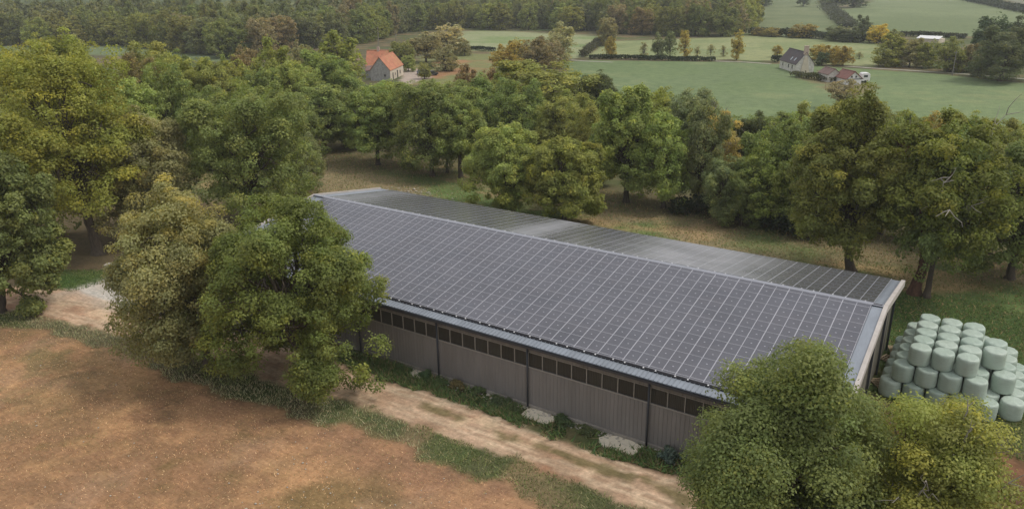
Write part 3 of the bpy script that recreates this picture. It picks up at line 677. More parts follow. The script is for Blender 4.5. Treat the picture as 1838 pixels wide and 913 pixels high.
TREES = [
 (16.92, -17.75, 13.76, 11.8, 0.06, 0.04, 'oak', 'N', 'big dense green oak in front of the barn, hiding its left half', {'cb': 0.05, 'lop': 0.3, 'seed': 3}),
 (8.84, -19.39, 13.48, 9.11, -0.92, -0.61, 'pale', 'N', 'pale thinning tree with yellowish top beside the big oak, by the gravel yard', {'cb': 0.15, 'lop': 0.5, 'seed': 8, 'warm': 0.25, 'den': 0.85, 'wisp': 0.6}),
 (-15.08, -22.96, 15.7, 7.58, 1.73, 1.14, 'green2', 'N', 'dark green tree cut by the left edge, beside the sandy track', {'cb': 0.04, 'seed': 12}),
 (-22.02, -10.14, 20.68, 14.91, -0.54, -0.36, 'yellowgreen', 'N', 'tall yellow-green oak with a long bare leaning trunk on the left', {'cb': 0.2, 'seed': 21}),
 (-21.87, -4.95, 14.0, 11.22, 0.2, 0.13, 'dull', 'N', 'dull greyish-tan tree behind the pale thinning tree', {'cb': 0.1, 'seed': 5}),
 (-16.4, 3.91, 16.08, 16.18, 1.36, 0.9, 'green', 'N', 'large green ivy-clad tree just left of the far end of the barn', {'cb': 0.08, 'seed': 6}),
 (49.39, -18.87, 11.5, 8.57, 0, 0, 'green3', 'N', 'nearest green tree, covering the front right corner of the barn', {'cb': 0.0, 'seed': 34, 'lop': 0.4, 'wisp': 1, 'den': 0.8}),
 (54.58, -15.62, 9.5, 8.14, 0, 0, 'olive', 'N', 'sparse olive tree with bare pale twigs in the bottom right corner', {'cb': 0.0, 'seed': 33, 'dead': 0.9, 'den': 0.42, 'wisp': 1}),
 (50.72, 21.3, 15.54, 12.16, 0.24, 0.16, 'oak2', 'N', 'large oak with a reddish leaning trunk behind the right end of the barn', {'cb': 0.3, 'seed': 41, 'dead': 0.2, 'red': 1}),
 (45.06, 24.05, 15.31, 10.79, -1.36, -0.9, 'olive2', 'N', 'broad olive-green tree with an ivy-covered trunk above the right roof edge', {'cb': 0.14, 'seed': 43}),
 (51.74, 21.06, 14.42, 6.91, 0.16, 0.11, 'green2', 'M', 'slim dark-trunked tree close beside the reddish leaning trunk', {'cb': 0.2}),
 (57.58, 29.45, 12.22, 9.3, -1.17, -0.77, 'green2', 'M', 'dense green tree cut by the right edge, above the stacked bales', {'cb': 0.12}),
 (7.0, 24.05, 10.76, 9.78, -0.62, -0.41, 'bright', 'N', 'light green round tree standing alone behind the middle of the barn roof', {'cb': 0.12, 'seed': 51}),
 (14.48, 23.66, 9.7, 9.34, 0.06, 0.04, 'olive', 'N', 'olive tree with forked trunk touching the barn roof ridge view', {'cb': 0.14, 'seed': 52}),
 (-56.27, -2.73, 19.17, 10.89, 0, 0, 'yellowgreen', 'M', 'yellow-green tree high at the left edge', {}),
 (-62.43, 6.0, 18.39, 10.41, 0, 0, 'yellowgreen', 'M', 'second yellow-green tree from the left edge, on the skyline of the left group', {}),
 (-45.21, 6.89, 15.03, 12.29, 0, 0, 'bright', 'M', 'fresh light green tree right of the leaning oak', {}),
 (-72.87, 17.33, 16.85, 11.34, 0, 0, 'yellowgreen', 'M', 'yellow-green tree behind the leaning oak, under the thin strip of meadow', {}),
 (-77.91, 33.45, 15.92, 12.23, 0, 0, 'yellowgreen2', 'M', 'tree with a flat yellow-green top just below the thin strip of meadow', {}),
 (-66.69, 24.71, 14.96, 8.36, 0, 0, 'brown', 'M', 'small brownish tree tucked in the left group', {}),
 (-60.42, 28.18, 15.16, 10.17, 0, 0, 'olive', 'M', 'olive tree with black bare limbs right of the small brownish one', {'cb': 0.2}),
 (-49.63, 17.16, 14.97, 8.21, 0, 0, 'green', 'M', 'mid green tree above the dull greyish-tan one', {}),
 (-32.83, -11.41, 14.1, 8.33, 0, 0, 'green2', 'M', 'green tree between the left edge tree and the leaning oak', {}),
 (-56.15, 30.55, 12.37, 8.33, 0, 0, 'yellowgreen2', 'M', 'pale olive tree above the large ivy-clad tree', {}),
 (-20.36, 16.39, 8.05, 5.72, 0, 0, 'greygreen', 'M', 'small grey-green tree by the far end of the barn', {}),
 (-45.1, 19.72, 12.4, 7.4, 0, 0, 'green', 'M', 'green tree behind the left shoulder of the ivy-clad tree', {}),
 (-88.98, 63.83, 12.3, 8.19, 0, 0, 'brown', 'F', 'round brown tree at the foot of the far wood', {}),
 (-72.21, 56.57, 14.38, 8.83, 0, 0, 'yellowgreen', 'F', 'yellow-green ball of a tree right of the round brown one', {}),
 (-87.84, 78.33, 11.89, 6.86, 0, 0, 'dull', 'F', 'thin greyish tree between two yellow-green ones', {}),
 (-78.47, 81.19, 13.71, 13.63, 0, 0, 'yellowgreen', 'F', 'large yellow-green tree left of the orange roofs', {}),
 (-71.65, 68.63, 12.06, 9.62, 0, 0, 'bright', 'F', 'light green tree below the large yellow-green one left of the orange roofs', {}),
 (-68.86, 44.58, 12.21, 9.28, 0, 0, 'olive', 'F', 'olive tree left of centre, in front of the round brown tree', {}),
 (-90.32, 58.85, 10.33, 4.88, 0, 0, 'bright', 'F', 'small bluish green tree at the shadowy foot of the far wood', {}),
 (-53.42, 38.29, 11.95, 9.12, 0, 0, 'green', 'M', 'green tree left of centre, below the yellow-green ball', {}),
 (-51.96, 44.65, 12.58, 9.41, 0, 0, 'bright', 'M', 'lighter green tree left of the stone gable', {}),
 (-51.31, 54.05, 11.07, 10.44, 0, 0, 'green', 'M', 'green tree right below the stone gable of the orange-roofed house', {}),
 (-38.25, 27.68, 11.68, 8.42, 0, 0, 'green', 'M', 'green tree right of the ivy-clad tree top', {}),
 (-36.84, 35.97, 10.91, 11.07, 0, 0, 'green', 'M', 'green tree with thick dark trunk at the left of the orchard row', {'cb': 0.1}),
 (-34.52, 40.58, 9.61, 7.96, 0, 0, 'green2', 'M', 'second tree of the orchard row from the left', {'cb': 0.12}),
 (-23.18, 33.7, 10.83, 9.2, 0, 0, 'green', 'M', 'third tree of the orchard row, with a slender visible trunk', {'cb': 0.2}),
 (-19.4, 35.03, 11.46, 8.46, 0, 0, 'green', 'M', 'fourth tree of the orchard row', {'cb': 0.2}),
 (-11.86, 32.5, 12.12, 9.08, 0, 0, 'green2', 'M', 'fifth tree of the orchard row, dark trunk in front of the stubble', {'cb': 0.12}),
 (-7.79, 33.75, 11.78, 8.23, 0, 0, 'green', 'M', 'sixth tree of the orchard row, dark trunk close to the light green round tree', {'cb': 0.28}),
 (-11.18, 35.08, 9.92, 5.49, 0, 0, 'green', 'M', 'small tree squeezed between the last two orchard trunks', {'cb': 0.2}),
 (-38.48, 52.02, 9.33, 10.84, 0, 0, 'bright', 'M', 'light tree right below the stone gable, behind the orchard row', {}),
 (-33.62, 55.81, 9.07, 10.39, 0, 0, 'green', 'M', 'tree behind the orchard row, below the parked cars', {}),
 (-28.64, 59.68, 8.71, 9.93, 0, 0, 'green', 'M', 'tree behind the orchard row, below the red-brown shrub', {}),
 (-16.12, 52.72, 10.13, 9.95, 0, 0, 'green', 'M', 'tree behind the light green round tree, left side', {}),
 (-7.63, 49.14, 11.5, 8.5, 0, 0, 'green', 'M', 'tree behind the light green round tree, right side', {}),
 (-37.17, 75.19, 9.14, 6.46, 0, 0, 'rust', 'F', 'red-brown autumn shrub in the garden right of the orange house', {}),
 (-38.78, 85.85, 7.94, 6.5, 0, 0, 'rust', 'F', 'second red-brown autumn shrub, next to the big yellow-green crown', {}),
 (-15.13, 67.04, 12.15, 18.61, 0, 0, 'yellowgreen2', 'M', 'widest yellow-green tree in the middle, spreading below the hedge end', {}),
 (-0.31, 48.2, 9.58, 7.54, 0, 0, 'yellowgreen2', 'M', 'tall narrow olive-yellow tree behind the two light trees', {}),
 (-6.42, 71.78, 9.15, 8.22, 0, 0, 'dark', 'M', 'dark green tree against the meadow, right of the widest yellow-green one', {}),
 (9.53, 39.89, 10.56, 6.31, 0, 0, 'yellowgreen2', 'M', 'yellowish tree between the two dark gaps behind the roof', {}),
 (17.21, 34.3, 13.45, 8.82, 0, 0, 'bright', 'N', 'fresh green tree with dark trunk behind the centre of the roof', {'cb': 0.1, 'seed': 55}),
 (10.32, 59.18, 10.46, 7.57, 0, 0, 'yellowgreen', 'M', 'yellow-topped tree on the edge of the meadow', {}),
 (22.01, 34.36, 10.65, 7.07, 0, 0, 'bright', 'M', 'yellowish green tree right of the fresh green one', {'cb': 0.1}),
 (16.95, 54.77, 10.98, 8.85, 0, 0, 'greygreen', 'M', 'grey-green tree against the meadow', {}),
 (25.48, 36.64, 11.8, 5.74, 0, 0, 'greygreen', 'M', 'grey-green tree in front of the other grey-green one', {'cb': 0.06}),
 (23.67, 47.98, 9.89, 5.82, 0, 0, 'autumn', 'M', 'half-bare tree with straw-yellow leaves and pale twigs', {'dead': 0.8, 'den': 0.55}),
 (30.05, 32.77, 7.56, 5.7, 0, 0, 'greygreen', 'M', 'short bluish tree with a dark trunk beside the ditch', {'cb': 0.12}),
 (27.06, 53.26, 9.29, 5.51, 0, 0, 'dark', 'M', 'dark green tree right of the half-bare one', {}),
 (34.96, 36.36, 11.8, 8.0, 0, 0, 'green', 'M', 'dense green tree right of the ditch', {}),
 (34.01, 34.62, 8.38, 6.14, 0, 0, 'bright', 'M', 'low light green tree by the dark hollow', {'cb': 0.05}),
 (32.09, 32.33, 6.66, 4.27, 0, 0, 'green2', 'M', 'small dark bush-like tree over the dark hollow', {'cb': 0.02}),
 (35.14, 51.39, 10.97, 7.72, 0, 0, 'yellowgreen2', 'M', 'green-yellow tree left of the bare tree on the meadow edge', {}),
 (38.05, 56.21, 11.06, 8.98, 0, 0, 'yellowgreen', 'M', 'bright yellow-green crown below the bare tree', {}),
 (38.56, 32.81, 10.84, 6.41, 0, 0, 'green', 'M', 'green tree left of the broad olive-green one', {}),
 (43.19, 59.15, 9.12, 6.89, 0, 0, 'green', 'M', 'green tree on the meadow edge, right of the yellow-green crown', {}),
 (47.48, 60.02, 9.48, 6.78, 0, 0, 'autumn2', 'M', 'orange-tinted tree top on the meadow edge behind the large oak', {}),
 (51.33, 59.18, 8.64, 6.19, 0, 0, 'olive', 'M', 'olive tree top right of the orange-tinted one', {}),
 (54.33, 59.44, 9.4, 6.5, 0, 0, 'olive2', 'M', 'dark-stemmed olive tree top on the right meadow edge', {}),
 (57.85, 58.65, 9.57, 5.93, 0, 0, 'yellowgreen2', 'M', 'last tree top on the right meadow edge', {}),
 (54.09, 37.87, 11.72, 6.62, 0, 0, 'olive2', 'M', 'olive tree between the large oak and the right edge', {'cb': 0.2}),
 (-95.12, 125.18, 4.76, 5.2, 0, 0, 'bright', 'F', 'small light green garden tree beside the orange house', {}),
 (-106.27, 135.36, 7.37, 8.61, 0, 0, 'yellowgreen2', 'F', 'yellowish tree behind the orange-roofed house', {}),
 (-105.34, 145.95, 8.62, 10.66, 0, 0, 'dull', 'F', 'greyish orchard tree with a dark trunk, right of the orange house', {'cb': 0.2}),
 (-113.85, 168.71, 10.11, 13.56, 0, 0, 'dull2', 'F', 'tall washed-out tree at the head of the small left meadow', {}),
 (-85.07, 130.01, 6.91, 7.41, 0, 0, 'dull', 'F', 'low washed-out fruit tree in the garden', {}),
 (-79.64, 113.68, 4.41, 3.9, 0, 0, 'yellowgreen2', 'F', 'small fruit tree behind the gravel court', {}),
 (-106.3, 168.02, 5.19, 5.74, 0, 0, 'dull', 'F', 'thin leafless fruit tree in front of the low hedge', {'den': 0.5}),
 (-90.26, 128.98, 2.23, 2.12, 0, 0, 'green2', 'S', 'round clipped bush at the edge of the gravel court', {}),
 (-78.31, 158.5, 7.13, 7.7, 0, 0, 'gold', 'F', 'orange-leaved tree at the lower edge of the small left meadow', {}),
 (-60.72, 125.52, 8.44, 9.25, 0, 0, 'goldolive', 'F', 'mustard-coloured tree below the small left meadow', {}),
 (-61.29, 141.43, 9.55, 9.82, 0, 0, 'brown', 'F', 'bare brown thicket tree in the middle hedge', {}),
 (-61.6, 150.15, 7.96, 8.18, 0, 0, 'brown2', 'F', 'grey-brown thicket tree at the hedge corner', {}),
 (-69.32, 169.67, 10.98, 9.58, 0, 0, 'dull2', 'F', 'tallest greyish tree in the middle hedge', {}),
 (-77.99, 220.61, 10.51, 8.39, 0, 0, 'dull', 'F', 'rounded grey-green tree at the edge of the far wood', {}),
 (-57.88, 182.19, 6.31, 4.7, 0, 0, 'gold', 'F', 'small golden tree at the left end of the roadside row', {}),
 (-46.75, 183.61, 5.17, 2.84, 0, 0, 'dull', 'S', 'first thin tree of the roadside row', {'den': 0.5}),
 (-44.05, 188.49, 7.29, 4.3, 0, 0, 'greygreen', 'S', 'taller green tree of the roadside row', {'cb': 0.2}),
 (-40.51, 190.1, 7.96, 3.93, 0, 0, 'greygreen', 'S', 'green-leaved tree left of the golden one in the roadside row', {'cb': 0.2}),
 (-35.16, 188.91, 8.51, 3.87, 0, 0, 'gold', 'S', 'slim golden tree in the middle of the roadside row', {'cb': 0.2}),
 (-33.86, 196.83, 3.51, 2.17, 0, 0, 'dull', 'S', 'tiny leafless sapling right of the slim golden tree', {'den': 0.4}),
 (-31.15, 201.84, 3.54, 2.55, 0, 0, 'dull', 'S', 'middle one of three leafless saplings', {'den': 0.4}),
 (-26.33, 200.24, 3.49, 2.51, 0, 0, 'dull', 'S', 'leafless sapling left of the tallest golden tree', {'den': 0.4}),
 (-19.51, 192.57, 8.33, 4.13, 0, 0, 'gold', 'S', 'tallest golden tree at the right end of the roadside row', {'cb': 0.2}),
 (-10.58, 205.53, 3.6, 3.53, 0, 0, 'goldolive', 'S', 'small mustard tree left of the dark-roofed farmhouse', {}),
 (-39.94, 286.35, 3.15, 6.09, 0, 0, 'gold', 'F', 'leftmost golden shrub tree below the upper field', {}),
 (-33.61, 282.69, 3.54, 8.26, 0, 0, 'goldolive', 'F', 'second golden shrub tree below the upper field', {}),
 (-21.14, 281.71, 5.39, 10.31, 0, 0, 'goldolive', 'F', 'golden-green round tree left of the dark round one', {}),
 (-23.13, 280.92, 1.95, 6.29, 0, 0, 'dark', 'S', 'low dark bush under the golden-green round tree', {}),
 (-5.31, 271.48, 5.72, 9.33, 0, 0, 'greygreen', 'F', 'bluish tree left of the dark round tree', {}),
 (2.09, 274.53, 8.71, 7.16, 0, 0, 'dark', 'F', 'dark round tree in the upper field hedge', {}),
 (8.92, 267.15, 6.88, 8.17, 0, 0, 'brightgold', 'F', 'bright yellow-topped tree next to the dark round one', {}),
 (-0.7, 268.18, 4.83, 8.35, 0, 0, 'dark', 'F', 'dark bush tree at the foot of the dark round one', {}),
 (13.19, 273.95, 4.39, 7.03, 0, 0, 'olive', 'F', 'olive tree right of the bright yellow-topped one', {}),
 (2.73, 202.8, 4.62, 6.8, 0, 0, 'gold', 'F', 'orange tree behind the chimney of the farmhouse', {}),
 (7.24, 198.22, 4.51, 6.63, 0, 0, 'gold', 'F', 'middle orange tree behind the farmhouse', {}),
 (11.79, 190.93, 5.59, 6.06, 0, 0, 'gold2', 'F', 'rightmost orange tree behind the farmhouse', {}),
 (6.66, 188.51, 3.75, 3.85, 0, 0, 'dark2', 'S', 'dark rounded evergreen beside the farmhouse', {}),
 (12.76, 210.83, 2.16, 2.4, 0, 0, 'dull', 'S', 'tiny bare sapling right of the orange trees', {'den': 0.4}),
 (26.17, 116.06, 5.73, 6.68, 0, 0, 'baretree', 'F', 'nearly leafless grey tree standing in the meadow', {'den': 0.35, 'dead': 1, 'cb': 0.2}),
 (23.8, 195.08, 8.24, 10.05, 0, 0, 'yellowgreen', 'F', 'yellow-green tree at the left of the right-hand copse', {}),
 (28.56, 195.85, 7.87, 7.48, 0, 0, 'dull', 'F', 'dull olive tree, second of the right-hand copse', {}),
 (33.26, 195.18, 7.18, 7.07, 0, 0, 'olive', 'F', 'olive tree in the middle of the right-hand copse', {}),
 (38.77, 186.84, 8.56, 6.75, 0, 0, 'yellowgreen2', 'F', 'yellowish tree right of the middle of the copse', {}),
 (40.44, 190.3, 5.5, 5.94, 0, 0, 'brown2', 'F', 'brown bushy tree at the copse foot', {}),
 (43.51, 189.13, 6.85, 5.86, 0, 0, 'brown', 'F', 'last brown tree before the big dark trees', {}),
 (51.3, 173.63, 12.76, 14.71, 0, 0, 'dark', 'M', 'huge dark round tree at the right edge', {}),
 (46.03, 219.43, 12.83, 11.34, 0, 0, 'dark2', 'F', 'dark brownish tree behind the huge dark round one', {}),
 (54.27, 223.23, 13.67, 11.26, 0, 0, 'dark', 'F', 'dark tree above the huge one, cut by the right edge', {}),
 (46.2, 180.39, 5.22, 5.62, 0, 0, 'dark', 'F', 'low dark tree at the left foot of the huge dark one', {}),
 (-110.3, 541.76, 10.02, 9.74, 0, 0, 'dark', 'S', 'small dark tree on the upper field, left', {}),
 (-84.1, 547.39, 9.1, 10.38, 0, 0, 'dark', 'S', 'small dark tree on the upper field, centre', {}),
 (-59.73, 535.57, 10.91, 15.32, 0, 0, 'olive2', 'S', 'olive tree on the far hedge of the upper field', {}),
 (-49.36, 537.91, 10.12, 16.75, 0, 0, 'dark', 'S', 'dark tree on the far hedge of the upper field', {}),
 (-75.44, 567.39, 6.97, 8.16, 0, 0, 'yellowgreen2', 'S', 'tiny yellowish tree at the end of the far hedge', {}),
 (-57.61, 12.65, 14.73, 9.08, 0, 0, 'green', 'M', 'green filler tree right behind the fresh light green one on the left', {}),
 (-50.91, 12.53, 11.75, 7.39, 0, 0, 'olive', 'M', 'olive tree between the fresh light green tree and the ivy-clad one', {}),
 (-71.72, 35.03, 12.63, 8.89, 0, 0, 'green2', 'M', 'darker tree left of the brownish one, high in the left group', {}),
 (-69.37, 39.91, 11.46, 8.66, 0, 0, 'green', 'M', 'green tree at the right shoulder of the left group', {}),
 (-38.22, 23.61, 10.91, 7.38, 0, 0, 'bright', 'M', 'light green tree behind the ivy-clad tree top, right side', {}),
 (-41.73, 21.63, 11.57, 7.39, 0, 0, 'green2', 'M', 'dark tree hidden behind the ivy-clad tree top', {}),
 (-32.8, 26.67, 10.07, 7.36, 0, 0, 'green2', 'M', 'dark green tree left of the thick dark trunk', {}),
 (-75.13, 6.95, 16.42, 9.42, 0, 0, 'olive', 'M', 'olive tree behind the leaning oak at the far left', {}),
 (-94.78, 24.27, 15.21, 9.29, 0, 0, 'yellowgreen2', 'M', 'pale yellow tree on the left skyline', {}),
 (-57.4, 52.7, 10.3, 8.9, 0, 0, 'olive', 'M', 'olive tree below the small light green one', {}),
 (-43.22, 50.58, 7.96, 8.98, 0, 0, 'greygreen', 'M', 'grey-green tree between the stone gable and the orchard row', {}),
 (-38.37, 56.75, 8.08, 9.13, 0, 0, 'green2', 'M', 'dark green tree just below the gravel court', {}),
 (-35.97, 64.25, 7.51, 8.39, 0, 0, 'bright', 'M', 'light green tree just below the two parked cars', {}),
 (-25.53, 61.37, 8.5, 8.73, 0, 0, 'green2', 'M', 'dark green tree below the red-brown shrubs', {}),
 (-22.99, 67.51, 8.9, 8.54, 0, 0, 'olive', 'M', 'olive tree at the left foot of the widest yellow-green tree', {}),
 (-3.54, 59.68, 8.73, 7.73, 0, 0, 'olive', 'M', 'olive tree right of the tall narrow one', {}),
 (2.23, 62.88, 8.09, 7.17, 0, 0, 'green2', 'M', 'dark green tree behind the fresh green one', {}),
 (0.64, 75.63, 7.11, 7.81, 0, 0, 'yellowgreen2', 'M', 'yellowish crown right of the dark tree on the meadow edge', {}),
 (24.82, 55.51, 7.95, 6.46, 0, 0, 'green', 'M', 'green tree behind the half-bare one', {}),
 (29.3, 61.75, 7.57, 7.09, 0, 0, 'green2', 'M', 'dark green crown on the meadow edge, centre right', {}),
 (39.44, 67.48, 7.91, 7.04, 0, 0, 'olive2', 'M', 'dark olive crown just right of the bright yellow-green one', {}),
 (44.88, 64.1, 7.84, 6.23, 0, 0, 'green', 'M', 'green crown left of the orange-tinted top', {}),
 (55.62, 69.54, 7.02, 6.6, 0, 0, 'olive', 'M', 'olive crown near the right end of the meadow edge', {}),
 (45.61, 36.96, 9.64, 5.81, 0, 0, 'green2', 'M', 'dark green tree between the broad olive tree and the large oak', {}),
]

